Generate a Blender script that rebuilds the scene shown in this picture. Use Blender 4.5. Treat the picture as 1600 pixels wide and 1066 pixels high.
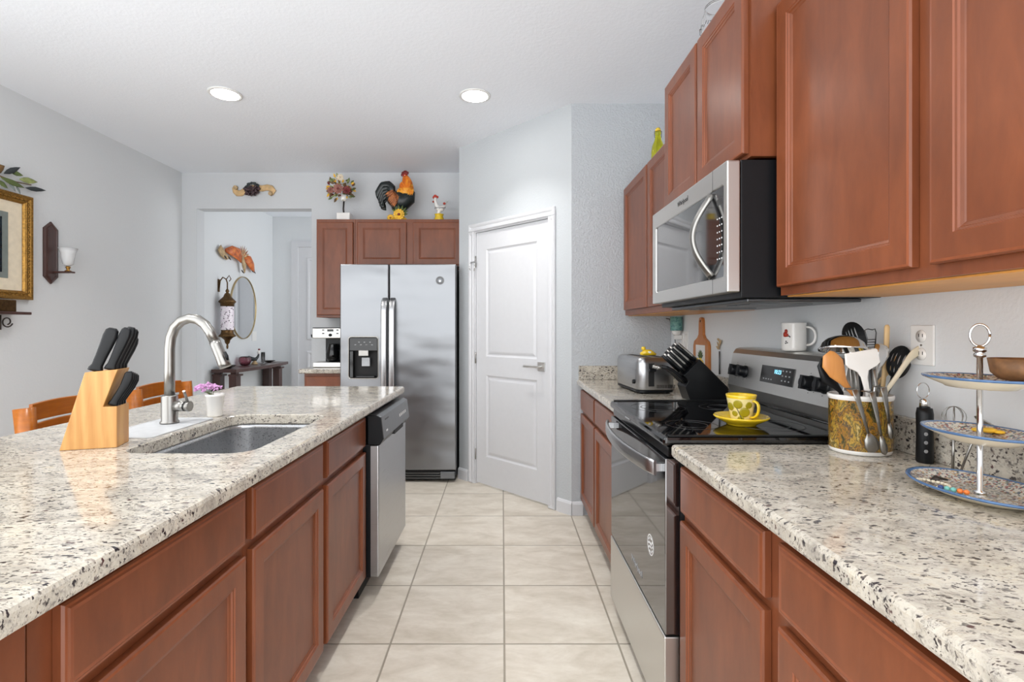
import bpy, bmesh, math, random
from mathutils import Vector, Matrix
random.seed(7)
PI = math.pi
sc = bpy.context.scene
for o in list(bpy.data.objects):
    bpy.data.objects.remove(o)
COL = sc.collection

# ---------------------------------------------------------------- camera, world, lights, exposure
H, F, VX, VY = 1.26, 786.0, 784.5, 513.0
cam_d = bpy.data.cameras.new('camera')
cam = bpy.data.objects.new('camera', cam_d); COL.objects.link(cam)
cam.location = (0, 0, H); cam.rotation_euler = (PI/2, 0, 0)
cam_d.sensor_fit = 'HORIZONTAL'; cam_d.sensor_width = 36.0
cam_d.lens = F/1600*36
cam_d.shift_x = (800-VX)/1600; cam_d.shift_y = (VY-533)/1600
cam_d.clip_start = .02
sc.camera = cam

w = bpy.data.worlds.new('world'); sc.world = w; w.use_nodes = True
bg = w.node_tree.nodes['Background']
# extra glow below the horizon, added to light the ceiling, softly overcast sky above it (both seen only through the open room behind the camera)
SKY, LOWER_FILL = 2.1, 2.55
_tc = w.node_tree.nodes.new('ShaderNodeTexCoord'); _sp = w.node_tree.nodes.new('ShaderNodeSeparateXYZ')
_rm = w.node_tree.nodes.new('ShaderNodeMapRange')
w.node_tree.links.new(_tc.outputs['Generated'], _sp.inputs[0]); w.node_tree.links.new(_sp.outputs[2], _rm.inputs[0])
_rm.inputs[1].default_value = -.04; _rm.inputs[2].default_value = .06
_rm.inputs[3].default_value = LOWER_FILL; _rm.inputs[4].default_value = SKY
w.node_tree.links.new(_rm.outputs[0], bg.inputs[1])
bg.inputs[0].default_value = (.97, .985, 1, 1)

def area(name, loc, rot, size, power, color=(1, 1, 1), shape='RECTANGLE', size_y=None, spread=PI):
    d = bpy.data.lights.new(name, 'AREA'); d.shape = shape; d.size = size
    if size_y: d.size_y = size_y
    d.energy = power; d.color = color; d.spread = spread
    o = bpy.data.objects.new(name, d); COL.objects.link(o)
    o.location = loc; o.rotation_euler = rot
    return o
# added fill light in the unseen room behind the camera
area('rear_fill', (-.6, -3.6, 1.35), (PI/2, 0, 0), 4.6, 4, (.96, .98, 1), size_y=2.3)
area('hall_fill', (-1.0, 6.3, 2.0), (0, PI*.42, 0), 1.2, 4, (.97, .98, 1), size_y=1.4)  # unseen area light in the hall, turned towards its left wall
LAMPS = [(-1.786, 3.245), (-.177, 3.27), (-1.786, 1.35), (-.177, 1.35), (-1.786, -.6), (-.177, -.6)]
for lx, ly in LAMPS:
    area('downlight_beam', (lx, ly, 2.755), (0, 0, 0), .15, 4.6, (1, .98, .95), 'DISK', spread=math.radians(105))

vs = sc.view_settings
vs.view_transform = 'Standard'; vs.look = 'None'; vs.exposure = 0.57; vs.gamma = 1.0
vs.use_curve_mapping = False
sc.cycles.max_bounces = 10; sc.cycles.diffuse_bounces = 7; sc.cycles.glossy_bounces = 4
sc.cycles.sample_clamp_indirect = 6.0
sc.cycles.use_denoising = True

# ---------------------------------------------------------------- colours and materials
def lin(c):
    c = c/255.0
    return c/12.92 if c <= .04045 else ((c+.055)/1.055)**2.4
def rgb(r, g, b): return (lin(r), lin(g), lin(b), 1)

class NT:
    def __init__(s, name):
        s.m = bpy.data.materials.new(name); s.m.use_nodes = True
        s.t = s.m.node_tree; s.b = s.t.nodes['Principled BSDF']
        s._co = None
    def n(s, kind, **kw):
        nd = s.t.nodes.new(kind)
        for k, v in kw.items(): setattr(nd, k, v)
        return nd
    def link(s, a, b): s.t.links.new(a, b)
    def co(s, scale=(1, 1, 1), rot=(0, 0, 0), loc=(0, 0, 0)):
        if s._co is None: s._co = s.n('ShaderNodeTexCoord')
        mp = s.n('ShaderNodeMapping')
        mp.inputs['Scale'].default_value = scale; mp.inputs['Rotation'].default_value = rot; mp.inputs['Location'].default_value = loc
        s.link(s._co.outputs['Object'], mp.inputs['Vector'])
        return mp.outputs[0]
    def noise(s, vec, scale, detail=3, rough=.5, dist=0):
        nd = s.n('ShaderNodeTexNoise'); nd.inputs['Scale'].default_value = scale
        nd.inputs['Detail'].default_value = detail; nd.inputs['Roughness'].default_value = rough
        nd.inputs['Distortion'].default_value = dist
        s.link(vec, nd.inputs['Vector']); return nd.outputs['Fac']
    def voro(s, vec, scale, out='Distance', feature='F1', rand=1):
        nd = s.n('ShaderNodeTexVoronoi', feature=feature); nd.inputs['Scale'].default_value = scale
        nd.inputs['Randomness'].default_value = rand
        s.link(vec, nd.inputs['Vector']); return nd.outputs[out]
    def ramp(s, fac, stops, interp='LINEAR'):
        r = s.n('ShaderNodeValToRGB'); r.color_ramp.interpolation = interp
        el = r.color_ramp.elements
        while len(el) < len(stops): el.new(.5)
        for e, (p, c) in zip(el, stops):
            e.position = p; e.color = c if len(c) == 4 else (*c, 1)
        s.link(fac, r.inputs['Fac']); return r.outputs['Color']
    def mix(s, fac, a, b, mode='MIX'):
        m = s.n('ShaderNodeMix', data_type='RGBA', blend_type=mode)
        for sock, v in ((m.inputs[0], fac), (m.inputs[6], a), (m.inputs[7], b)):
            if hasattr(v, 'is_linked') or hasattr(v, 'links'): s.link(v, sock)
            else: sock.default_value = v
        return m.outputs[2]
    def math(s, op, a, b=None, c=None):
        m = s.n('ShaderNodeMath', operation=op)
        for i, v in enumerate((a, b, c)):
            if v is None: continue
            if hasattr(v, 'links'): s.link(v, m.inputs[i])
            else: m.inputs[i].default_value = v
        return m.outputs[0]
    def sep(s, vec):
        x = s.n('ShaderNodeSeparateXYZ'); s.link(vec, x.inputs[0]); return x.outputs
    def bump(s, h, strength, dist=.01):
        b = s.n('ShaderNodeBump'); b.inputs['Strength'].default_value = strength; b.inputs['Distance'].default_value = dist
        s.link(h, b.inputs['Height']); s.link(b.outputs[0], s.b.inputs['Normal'])
    def set(s, **kw):
        for k, v in kw.items():
            sock = s.b.inputs[{'color': 'Base Color', 'rough': 'Roughness', 'metal': 'Metallic', 'coat': 'Coat Weight',
                               'coatr': 'Coat Roughness', 'trans': 'Transmission Weight', 'ior': 'IOR', 'emit': 'Emission Color',
                               'emits': 'Emission Strength', 'spec': 'Specular IOR Level', 'aniso': 'Anisotropic', 'alpha': 'Alpha', 'sheen': 'Sheen Weight'}[k]]
            if hasattr(v, 'links'): s.link(v, sock)
            else: sock.default_value = v
        return s

def flat(name, c, rough=.5, metal=0, var=.06, scale=30, **kw):
    n = NT(name)
    f = n.noise(n.co(), scale, 2)
    c1 = tuple(x*(1-var) for x in c[:3])+(1,); c2 = tuple(min(1, x*(1+var)) for x in c[:3])+(1,)
    n.set(color=n.ramp(f, [(.3, c1), (.7, c2)]), rough=rough, metal=metal, **kw)
    return n.m

def wall_mat(name, c, bump=.25, scale=55, rough=.75):
    n = NT(name); co = n.co()
    f = n.noise(co, 1.2, 2)
    n.set(color=n.ramp(f, [(.3, tuple(x*.98 for x in c[:3])), (.7, c[:3])]), rough=rough)
    a = n.noise(co, scale, 4, .55); b = n.ramp(a, [(.42, (0, 0, 0)), (.6, (1, 1, 1))])
    n.bump(b, bump, .006); return n.m

def wood(name, c1, c2, rough=.3, grain=(9, 9, .9), coat=.15, spec=.5):
    n = NT(name); co = n.co(grain)
    f = n.noise(co, 5, 6, .6, .4)
    g = n.noise(n.co((1.2, 1.2, .5)), 4, 3, .5, .5)
    base = n.ramp(f, [(.25, c1), (.75, c2)])
    bl = n.ramp(g, [(.3, (.86, .86, .86)), (.7, (1.08, 1.08, 1.08))])
    n.set(color=n.mix(1.0, base, bl, 'MULTIPLY'), rough=rough, coat=coat, coatr=.25, spec=spec)
    n.bump(f, .04, .003)
    return n.m

M = {}
M['wall'] = wall_mat('wall_paint', rgb(214, 217, 219), .07, 60)  # one wall paint
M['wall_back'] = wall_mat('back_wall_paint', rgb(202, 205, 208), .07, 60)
M['wall_pantry'] = wall_mat('wall_paint_dimmed', rgb(186, 190, 193), .16, 85)  # same paint darkened, to offset the strong light on this wall
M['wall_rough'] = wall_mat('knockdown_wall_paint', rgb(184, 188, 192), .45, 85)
M['ceiling'] = wall_mat('ceiling_paint', rgb(236, 240, 246), .10, 60)
M['trim'] = flat('white_trim_paint', rgb(206, 207, 210), .35, var=.01)
M['cherry'] = wood('cherry_cabinet_wood', rgb(106, 56, 32), rgb(130, 72, 43), .33, grain=(4, 4, 1.1), coat=.08, spec=.4)
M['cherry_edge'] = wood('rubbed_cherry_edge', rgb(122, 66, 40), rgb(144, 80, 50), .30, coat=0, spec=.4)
M['cherry_dark'] = flat('shadow_gap_wood', rgb(60, 28, 18), .5)
M['maple_under'] = wood('maple_underside', rgb(205, 140, 62), rgb(222, 160, 80), .45, grain=(12, 1, 12), coat=0)
def steel(name, c, rough, grain=(1, 1, 220), gs=.05, wave=0, var=.1):
    n = NT(name)
    f = n.noise(n.co(grain), 4, 3, .6)
    r = n.ramp(f, [(.3, (rough-gs,)*3), (.7, (rough+gs,)*3)])
    n.set(color=n.ramp(f, [(.3, tuple(x*(1-var) for x in c[:3])), (.7, c[:3])]), rough=r, metal=1.0)
    if wave:
        n.bump(n.noise(n.co((1.6, 1, 3.2)), 1.5, 1, .4), wave, .03)
    return n.m
M['steel_fridge'] = steel('fridge_stainless_steel', rgb(138, 140, 143), .34, wave=.6, var=.03, gs=.03)
M['steel'] = steel('brushed_stainless_steel', rgb(182, 183, 185), .30, gs=.03, var=.03)
M['steel_h'] = steel('horizontal_brushed_steel', rgb(212, 211, 208), .34, grain=(500, 8, 500), gs=.02, var=.04)
M['steel_sink'] = steel('sink_steel', rgb(186, 187, 189), .30, grain=(40, 40, 40), gs=.05, var=.06)
M['nickel'] = flat('brushed_nickel', rgb(156, 154, 150), .30, 1, .03)
M['chrome'] = flat('polished_chrome', rgb(215, 215, 215), .08, 1, .02)
M['dark_steel'] = flat('dark_grey_metal', rgb(104, 106, 108), .35, 1, .05)
M['gunmetal'] = flat('grey_plastic_panel', rgb(116, 119, 122), .35, .6, .03)
M['black_plastic'] = flat('black_plastic', rgb(13, 15, 18), .38, spec=.3)
M['black_matte'] = flat('matte_black', rgb(16, 16, 17), .6)
M['black_gloss'] = flat('gloss_black_enamel', rgb(9, 9, 10), .12, var=.02)
M['black_glass'] = flat('black_glass', rgb(8, 8, 10), .03, var=.01, spec=.8)
M['oven_glass'] = flat('oven_door_glass', rgb(22, 22, 24), .04, var=.01, spec=1.0, ior=2.1)
M['mw_glass'] = flat('microwave_glass', rgb(26, 27, 29), .05, var=.01, spec=1.0, ior=2.1)
M['fridge_side'] = flat('fridge_side_black_paint', rgb(46, 48, 50), .5)
M['white_plastic'] = flat('white_plastic', rgb(226, 226, 224), .4, var=.01)
M['white_ceramic'] = flat('white_ceramic', rgb(232, 230, 226), .15, var=.01, coat=.4)
M['grey_plastic'] = flat('light_grey_plastic', rgb(178, 182, 186), .35)
def emis(name, c, s):
    n = NT(name); n.set(color=c, emit=c, emits=s); return n.m
M['lamp'] = emis('lit_lamp_lens', (1, .98, .94, 1), 26)
M['display'] = emis('oven_clock_digits', rgb(120, 200, 240), 2.0)
def glass(name, c=(1, 1, 1, 1), rough=.02):
    n = NT(name); n.set(color=c, rough=rough, trans=1.0, ior=1.45); return n.m
M['glass'] = glass('clear_glass'); M['glass_frost'] = NT('etched_glass').set(color=(.92, .93, .94, 1), rough=.22, trans=.55, ior=1.3).m; M['glass_yellow'] = glass('yellow_green_glass', rgb(226, 224, 40), .05)
M['glass_pink'] = glass('pink_mosaic_glass', rgb(214, 160, 172), .25)
def mirror_m():
    n = NT('mirror_glass'); n.set(color=rgb(225, 228, 230), rough=.02, metal=1.0); return n.m
M['mirror'] = mirror_m()

def granite(name, seed=0, warm=0.0, dens=0.0, ang=.12, st=2.0, veins=.65):
    n = NT(name)
    cs = n.co((1.0, st, 1.5), rot=(0, 0, ang), loc=(seed, seed, seed))
    big = n.noise(cs, 7, 5, .65, .8)
    base = n.ramp(big, [(.28, rgb(172, 168, 162)), (.45, rgb(206, 201, 192)), (.60, rgb(224, 220, 211)), (.78, rgb(218-8*warm, 206-12*warm, 186-26*warm))])
    med = n.noise(cs, 34, 6, .75, .9)
    base = n.mix(.72, base, n.ramp(med, [(.30, rgb(130, 126, 126)), (.40, rgb(208, 204, 198)), (.52, rgb(248, 246, 241)), (.72, rgb(216, 202, 180))]), 'MULTIPLY')
    # grey-blue veins made of small grains
    vein = n.noise(cs, 75, 5, .8, 1.2); clu = n.noise(cs, 11, 3, .6)
    vm = n.math('MULTIPLY', n.ramp(vein, [(.53, (0, 0, 0)), (.60, (1, 1, 1))]), n.ramp(clu, [(.42, (.06,)*3), (.62, (veins,)*3)]))
    base = n.mix(vm, base, rgb(118, 114, 116))
    nz = n.n('ShaderNodeTexNoise'); nz.inputs['Scale'].default_value = 70; nz.inputs['Detail'].default_value = 3; n.link(cs, nz.inputs['Vector'])
    wv = n.n('ShaderNodeVectorMath', operation='MULTIPLY_ADD'); wv.inputs[1].default_value = (.028,)*3
    n.link(nz.outputs['Color'], wv.inputs[0]); n.link(cs, wv.inputs[2]); wc = wv.outputs[0]
    for sc_, th, keep, col in ((44, .30, .34+dens, rgb(50, 46, 52)), (78, .34, .36+dens, rgb(60, 52, 56)), (30, .20, .24, rgb(76, 42, 46)), (120, .36, .25, rgb(90, 82, 80))):
        vo = n.n('ShaderNodeTexVoronoi'); vo.inputs['Scale'].default_value = sc_; n.link(wc, vo.inputs['Vector'])
        s = n.sep(vo.outputs['Color'])
        near = n.ramp(vo.outputs['Distance'], [(th-.06, (1, 1, 1)), (th+.06, (0, 0, 0))])
        pick = n.math('LESS_THAN', s[0], keep)
        clus = n.ramp(n.noise(cs, 10+sc_*.05, 3, .6), [(.38, (.2,)*3), (.55, (1, 1, 1))])
        base = n.mix(n.math('MULTIPLY', n.math('MULTIPLY', near, pick), clus), base, col)
    base = n.mix(1.0, base, (.86, .85, .83, 1), 'MULTIPLY')
    n.set(color=base, rough=.12, coat=.2, coatr=.05, spec=.5)
    return n.m
M['granite'] = granite('speckled_granite', 0, .1, .02, .10, 2.2, .95)
M['granite_r'] = granite('cream_speckled_granite', 3.3, .9, 0, .5, 1.8)
M['granite_b'] = granite('backsplash_granite', 7.1, 1.8, .3, .4, 1.2)

def tile_mat():
    n = NT('beige_floor_tile'); co = n.co(); s = n.sep(co)
    p = .455
    ux = n.math('DIVIDE', n.math('SUBTRACT', s[0], .009), p); uy = n.math('DIVIDE', n.math('SUBTRACT', s[1], 2.007), p)
    def edge(u):
        fr = n.math('FRACT', n.math('ADD', u, 100))
        return n.math('MINIMUM', fr, n.math('SUBTRACT', 1.0, fr))
    e = n.math('MINIMUM', edge(ux), edge(uy))
    grout = n.ramp(e, [(.0065, (1, 1, 1)), (.0100, (0, 0, 0))])
    cid = n.n('ShaderNodeCombineXYZ'); n.link(n.math('FLOOR', n.math('ADD', ux, 100)), cid.inputs[0]); n.link(n.math('FLOOR', n.math('ADD', uy, 100)), cid.inputs[1])
    wn = n.n('ShaderNodeTexWhiteNoise'); n.link(cid.outputs[0], wn.inputs[0])
    va = n.n('ShaderNodeVectorMath', operation='MULTIPLY_ADD'); va.inputs[1].default_value = (5, 5, 5)
    n.link(wn.outputs['Color'], va.inputs[0])
    n.link(n.co((1.6, 3.6, 1), rot=(0, 0, .55)), va.inputs[2])
    f = n.noise(va.outputs[0], 2.6, 6, .62, .6)
    base = n.ramp(f, [(.3, rgb(194, 185, 170)), (.5, rgb(210, 202, 189)), (.72, rgb(224, 218, 206))])
    f2 = n.noise(va.outputs[0], 14, 4, .7)
    base = n.mix(.5, base, n.ramp(f2, [(.3, (.86, .84, .80)), (.6, (1, 1, 1))]), 'MULTIPLY')
    base = n.mix(grout, base, rgb(150, 142, 128))
    n.set(color=base, rough=.33, spec=.4)
    h = n.math('SUBTRACT', n.math('MULTIPLY', f2, .25), grout)
    n.bump(h, .25, .004)
    return n.m
M['tile'] = tile_mat()

def pine():
    n = NT('pale_beech_wood'); c = n.co((30, 30, 2.2), rot=(0, .42, 0))
    f = n.noise(c, 1.6, 4, .6, .9)
    w_ = n.n('ShaderNodeTexWave', wave_type='BANDS'); w_.inputs['Scale'].default_value = .9; w_.inputs['Distortion'].default_value = 5
    w_.inputs['Detail'].default_value = 2; n.link(n.co((14, 14, 1.6), rot=(0, .42, 0)), w_.inputs['Vector'])
    base = n.ramp(f, [(.25, rgb(190, 138, 76)), (.7, rgb(212, 164, 100))])
    n.set(color=n.mix(.35, base, n.ramp(w_.outputs['Fac'], [(0, rgb(214, 176, 124)), (1, (1, 1, 1))]), 'MULTIPLY'), rough=.42)
    return n.m
M['pine'] = pine()
M['amber_wood'] = wood('amber_chair_wood', rgb(142, 76, 10), rgb(176, 100, 20), .3, grain=(3, 1, 10), coat=.1, spec=.35)
M['board_wood'] = wood('cutting_board_wood', rgb(176, 104, 44), rgb(200, 130, 66), .4)
M['spoon_wood'] = wood('spoon_wood', rgb(190, 122, 56), rgb(214, 150, 84), .4)
M['pale_wood'] = wood('pale_spoon_wood', rgb(206, 172, 120), rgb(222, 192, 144), .5, coat=0)
M['cream_wood'] = flat('cream_spatula_wood', rgb(214, 204, 180), .5)
M['espresso'] = wood('espresso_wood', rgb(58, 36, 32), rgb(78, 50, 44), .35)
M['coconut'] = flat('coconut_shell', rgb(120, 84, 52), .6, var=.3, scale=60)
M['gold'] = flat('antique_gold', rgb(150, 112, 52), .38, .75, .35, 90)
M['gold_thin'] = flat('thin_gold_metal', rgb(190, 170, 130), .3, .9)
M['bronze'] = flat('antique_bronze', rgb(96, 72, 44), .42, .85, .3, 60)
M['iron'] = flat('dark_wrought_iron', rgb(52, 44, 40), .5, .4)
M['cream'] = flat('cream_mat_board', rgb(226, 214, 190), .7)
M['grey_mat'] = flat('grey_green_mat', rgb(120, 128, 124), .7)
def painting():
    n = NT('dark_painting'); f = n.noise(n.co((1, 3, 3)), 2.5, 5, .6)
    n.set(color=n.ramp(f, [(.35, rgb(16, 26, 34)), (.6, rgb(30, 44, 52)), (.8, rgb(84, 90, 96))]), rough=.15); return n.m
M['painting'] = painting()
def multi(name, scale, stops, rough=.4, kind='voro', rot=(0, 0, 0), sc3=(1, 1, 1), coat=0):
    n = NT(name); co = n.co(sc3, rot)
    if kind == 'voro':
        f = n.sep(n.voro(co, scale, 'Color'))[0]
    else:
        f = n.noise(co, scale, 5, .65, .8)
    n.set(color=n.ramp(f, stops, 'CONSTANT' if kind == 'voro' else 'LINEAR'), rough=rough, coat=coat); return n.m
M['tuscan'] = multi('printed_village_picture', 16, [(.3, rgb(26, 24, 14)), (.41, rgb(70, 66, 26)), (.46, rgb(170, 118, 34)), (.50, rgb(60, 52, 44)), (.56, rgb(186, 146, 54)), (.61, rgb(72, 70, 34)), (.66, rgb(200, 168, 90)), (.74, rgb(214, 206, 170))], .25, 'noise', sc3=(2.2, 2.2, 1.1), coat=.5)
M['mosaic'] = multi('painted_floral_mosaic', 260, [(0, rgb(196, 190, 178)), (.3, rgb(140, 84, 76)), (.42, rgb(86, 98, 84)), (.52, rgb(190, 184, 172)), (.66, rgb(88, 96, 116)), (.76, rgb(176, 146, 108)), (.86, rgb(150, 146, 138))], .2, coat=.4)
M['blue_rim'] = flat('blue_glazed_rim', rgb(70, 104, 146), .2, var=.2, coat=.4)
M['cream_ceramic'] = flat('cream_ceramic', rgb(214, 204, 182), .25, coat=.3)
M['yellow_glaze'] = flat('yellow_glaze', rgb(226, 190, 34), .15, var=.08, coat=.5)
M['olive_glaze'] = flat('olive_green_dots', rgb(150, 138, 26), .2)
M['cup_cream'] = flat('cup_cream_glaze', rgb(230, 214, 150), .18)
M['maroon'] = flat('maroon_paint', rgb(110, 28, 30), .45)
M['red'] = flat('rooster_red', rgb(168, 44, 22), .4, var=.2)
M['orange'] = multi('rooster_orange_feathers', 14, [(.3, rgb(176, 62, 16)), (.5, rgb(226, 120, 24)), (.7, rgb(240, 168, 44))], .45, 'noise', sc3=(2, 2, .6))
M['yellow_orange'] = multi('rooster_golden_feathers', 20, [(.3, rgb(214, 110, 22)), (.6, rgb(244, 176, 50))], .45, 'noise')
M['feather_black'] = flat('rooster_black_feathers', rgb(24, 32, 32), .35, var=.5, scale=60)
M['rust'] = multi('rust_copper_feathers', 30, [(.35, rgb(96, 46, 26)), (.6, rgb(184, 110, 54))], .45, 'noise')
M['sunflower'] = flat('sunflower_yellow', rgb(228, 178, 44), .5, var=.2)
M['leaf'] = flat('leaf_green', rgb(84, 100, 50), .55, var=.35)
M['leaf_pale'] = flat('pale_leaf_green', rgb(138, 146, 90), .55, var=.3)
M['leaf_dark'] = flat('dark_teal_leaf', rgb(44, 50, 52), .5)
M['brown_leaf'] = flat('brown_olive_leaf', rgb(104, 78, 44), .6, var=.35)
M['burgundy'] = flat('burgundy_flower', rgb(112, 38, 40), .55, var=.3)
M['mauve'] = flat('dusty_mauve_flower', rgb(150, 100, 90), .6, var=.25)
M['grape'] = flat('dark_plum_grapes', rgb(62, 42, 46), .4, var=.3)
M['parchment'] = flat('parchment_scroll', rgb(206, 172, 124), .55, var=.15)
M['pink'] = flat('orchid_pink', rgb(200, 150, 196), .6, var=.2)
M['rubber_grey'] = flat('pale_grey_silicone', rgb(192, 194, 196), .45)
M['teal'] = multi('teal_pattern', 60, [(.35, rgb(44, 96, 108)), (.55, rgb(110, 160, 150)), (.7, rgb(60, 120, 130))], .4, 'noise')
M['fish_orange'] = multi('copper_orange_enamel', 18, [(.3, rgb(110, 56, 30)), (.5, rgb(196, 96, 40)), (.7, rgb(214, 140, 66))], .4, 'noise')
M['shell_tan'] = flat('tan_shell', rgb(176, 150, 112), .5, var=.3)
M['lace_glass'] = multi('white_mosaic_glass', 70, [(0, rgb(226, 216, 226)), (.45, rgb(130, 120, 130)), (.6, rgb(236, 230, 236))], .3)
M['label_grey'] = flat('printed_grey_marks', rgb(150, 152, 154), .4)
M['label_white'] = flat('printed_white_marks', rgb(225, 225, 225), .4)
M['ink'] = flat('printed_dark_marks', rgb(62, 62, 64), .5)
M['bead_orange'] = flat('orange_bead', rgb(222, 120, 50), .3)
M['bead_teal'] = flat('turquoise_bead', rgb(110, 178, 170), .3)
M['bead_blue'] = flat('navy_bead', rgb(44, 66, 120), .3)

# ---------------------------------------------------------------- mesh building
TH = math.radians(-0.8); PIV = Vector((-.577, 3.0, 0))     # the island stands a little askew to the room
def isl_world(v):
    d = Vector(v)-PIV; return PIV+Matrix.Rotation(TH, 3, 'Z')@d
def isl_design(x, y):
    d = Matrix.Rotation(-TH, 3, 'Z')@(Vector((x, y, 0))-PIV)+PIV
    return d.x, d.y

DLOC = {}       # frame matrix (design) of every root
def root_of(o):
    while o.parent: o = o.parent
    return o
def tag(o, label=None, cat=None, group=None, kind=None):
    if label: o['label'] = label
    if cat: o['category'] = cat
    if group: o['group'] = group
    if kind: o['kind'] = kind
    return o
def thing(name, label, cat, loc, rz=0, group=None, island=False):
    o = bpy.data.objects.new(name, None); COL.objects.link(o)
    o.empty_display_size = .05
    _place(o, loc, rz, island)
    return tag(o, label, cat, group)
def _place(o, loc, rz=0, island=False):
    loc = Vector(loc)
    DLOC[o.name] = (Matrix.Translation(loc)@Matrix.Rotation(rz, 4, 'Z')).inverted()
    if island:
        o.location = isl_world(loc); o.rotation_euler = (0, 0, rz+TH)
    else:
        o.location = loc; o.rotation_euler = (0, 0, rz)

class MB:
    """collects shapes in room coordinates; build() links them as one mesh object"""
    def __init__(s, xf=None):
        s.v = []; s.f = []; s.mi = []; s.sm = []; s.xf = xf; s.cur = 0; s.mats = []
    def mat(s, m):
        if m not in s.mats: s.mats.append(m)
        s.cur = s.mats.index(m); return s
    def add(s, vs, fs, smooth=False):
        b = len(s.v)
        for p in vs:
            p = Vector(p)
            s.v.append(s.xf(p) if s.xf else p)
        for f in fs:
            s.f.append(tuple(i+b for i in f)); s.mi.append(s.cur); s.sm.append(smooth)
        return s
    def box(s, x0, x1, y0, y1, z0, z1):
        x0, x1 = sorted((x0, x1)); y0, y1 = sorted((y0, y1)); z0, z1 = sorted((z0, z1))
        return s.add([(x0, y0, z0), (x1, y0, z0), (x1, y1, z0), (x0, y1, z0), (x0, y0, z1), (x1, y0, z1), (x1, y1, z1), (x0, y1, z1)],
                     [(0, 3, 2, 1), (4, 5, 6, 7), (0, 1, 5, 4), (1, 2, 6, 5), (2, 3, 7, 6), (3, 0, 4, 7)])
    def rings(s, rings, closed=True, cap0=True, cap1=True, smooth=True):
        n = len(rings[0]); vs = [p for r in rings for p in r]; fs = []
        for i in range(len(rings)-1):
            for j in range(n if closed else n-1):
                a = i*n+j; b = i*n+(j+1) % n
                fs.append((a, b, b+n, a+n))
        s.add(vs, fs, smooth)
        b = len(s.v)-len(vs)
        for cap, off, rev in ((cap0, 0, True), (cap1, (len(rings)-1)*n, False)):
            if cap:
                idx = [b+off+j for j in range(n)]
                s.f.append(tuple(reversed(idx)) if rev else tuple(idx)); s.mi.append(s.cur); s.sm.append(False)
        return s
    def lathe(s, c, prof, seg=24, smooth=True, sx=1, sy=1, cap0=True, cap1=True, rot=None):
        c = Vector(c); rings = []
        for r, z in prof:
            ring = []
            for j in range(seg):
                a = 2*PI*j/seg; p = Vector((r*sx*math.cos(a), r*sy*math.sin(a), z))
                if rot: p = rot@p
                ring.append(c+p)
            rings.append(ring)
        return s.rings(rings, True, cap0, cap1, smooth)
    def loft(s, pts, radii, seg=12, up=(0, 0, 1), smooth=True, power=1.0):
        """sweep of ellipses; radii: number or (side, up) per point"""
        pts = [Vector(p) for p in pts]; rings = []; up = Vector(up)
        for i, p in enumerate(pts):
            t = (pts[min(i+1, len(pts)-1)]-pts[max(i-1, 0)]).normalized()
            a = t.cross(up)
            if a.length < 1e-3: a = t.cross(Vector((1, 0, 0)))
            if a.length < 1e-3: a = t.cross(Vector((0, 1, 0)))
            a.normalize()
            if i and a.dot(pa) < 0 and abs(a.dot(pa)) > .3: a = -a
            pa = a; b = a.cross(t).normalized()
            r = radii[i] if isinstance(radii, (list, tuple)) else radii
            ra, rb = r if isinstance(r, (list, tuple)) else (r, r)
            ring = []
            for j in range(seg):
                q = 2*PI*j/seg; cq, sq = math.cos(q), math.sin(q)
                if power != 1: cq = math.copysign(abs(cq)**power, cq); sq = math.copysign(abs(sq)**power, sq)
                ring.append(p+a*ra*cq+b*rb*sq)
            rings.append(ring)
        return s.rings(rings, True, True, True, smooth)
    def tube(s, pts, r, seg=10, up=(0, 0, 1)): return s.loft(pts, r, seg, up)
    def ball(s, c, r, seg=12, sz=None):
        if isinstance(r, (int, float)): r = (r, r, r)
        n = seg//2; prof = []
        rings = []
        for i in range(1, n):
            a = PI*i/n
            rings.append([Vector(c)+Vector((r[0]*math.sin(a)*math.cos(2*PI*j/seg), r[1]*math.sin(a)*math.sin(2*PI*j/seg), -r[2]*math.cos(a))) for j in range(seg)])
        return s.rings(rings)
    def prism(s, poly, axis, a0, a1, smooth=False):
        """polygon in the plane across `axis`; x: (y,z)  y: (x,z)  z: (x,y)"""
        def P(p, a): return {'x': (a, p[0], p[1]), 'y': (p[0], a, p[1]), 'z': (p[0], p[1], a)}[axis]
        n = len(poly); vs = [P(p, a0) for p in poly]+[P(p, a1) for p in poly]
        fs = [(i, (i+1) % n, (i+1) % n+n, i+n) for i in range(n)]
        s.add(vs, fs, smooth); b = len(s.v)-2*n
        s.f += [tuple(b+i for i in range(n)), tuple(b+n+i for i in reversed(range(n)))]
        s.mi += [s.cur]*2; s.sm += [False]*2
        return s
    def panel(s, prof, a0, a1, z0, z1, y=0, edge=None, em=None, bmt=None):
        """nested rectangles seen from -y: prof = (inset, how far out towards -y)"""
        rings = [[(a0+i, y-d, z0+i), (a1-i, y-d, z0+i), (a1-i, y-d, z1-i), (a0+i, y-d, z1-i)] for i, d in prof]
        if not edge: return s.rings(rings, smooth=False)
        n = len(rings)-1
        for i in range(n):
            s.mat(em if i in edge else bmt)
            s.rings([rings[i], rings[i+1]], cap0=(i == 0), cap1=False, smooth=False)
        s.mat(bmt).add(rings[-1], [(0, 1, 2, 3)])
        return s
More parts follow.
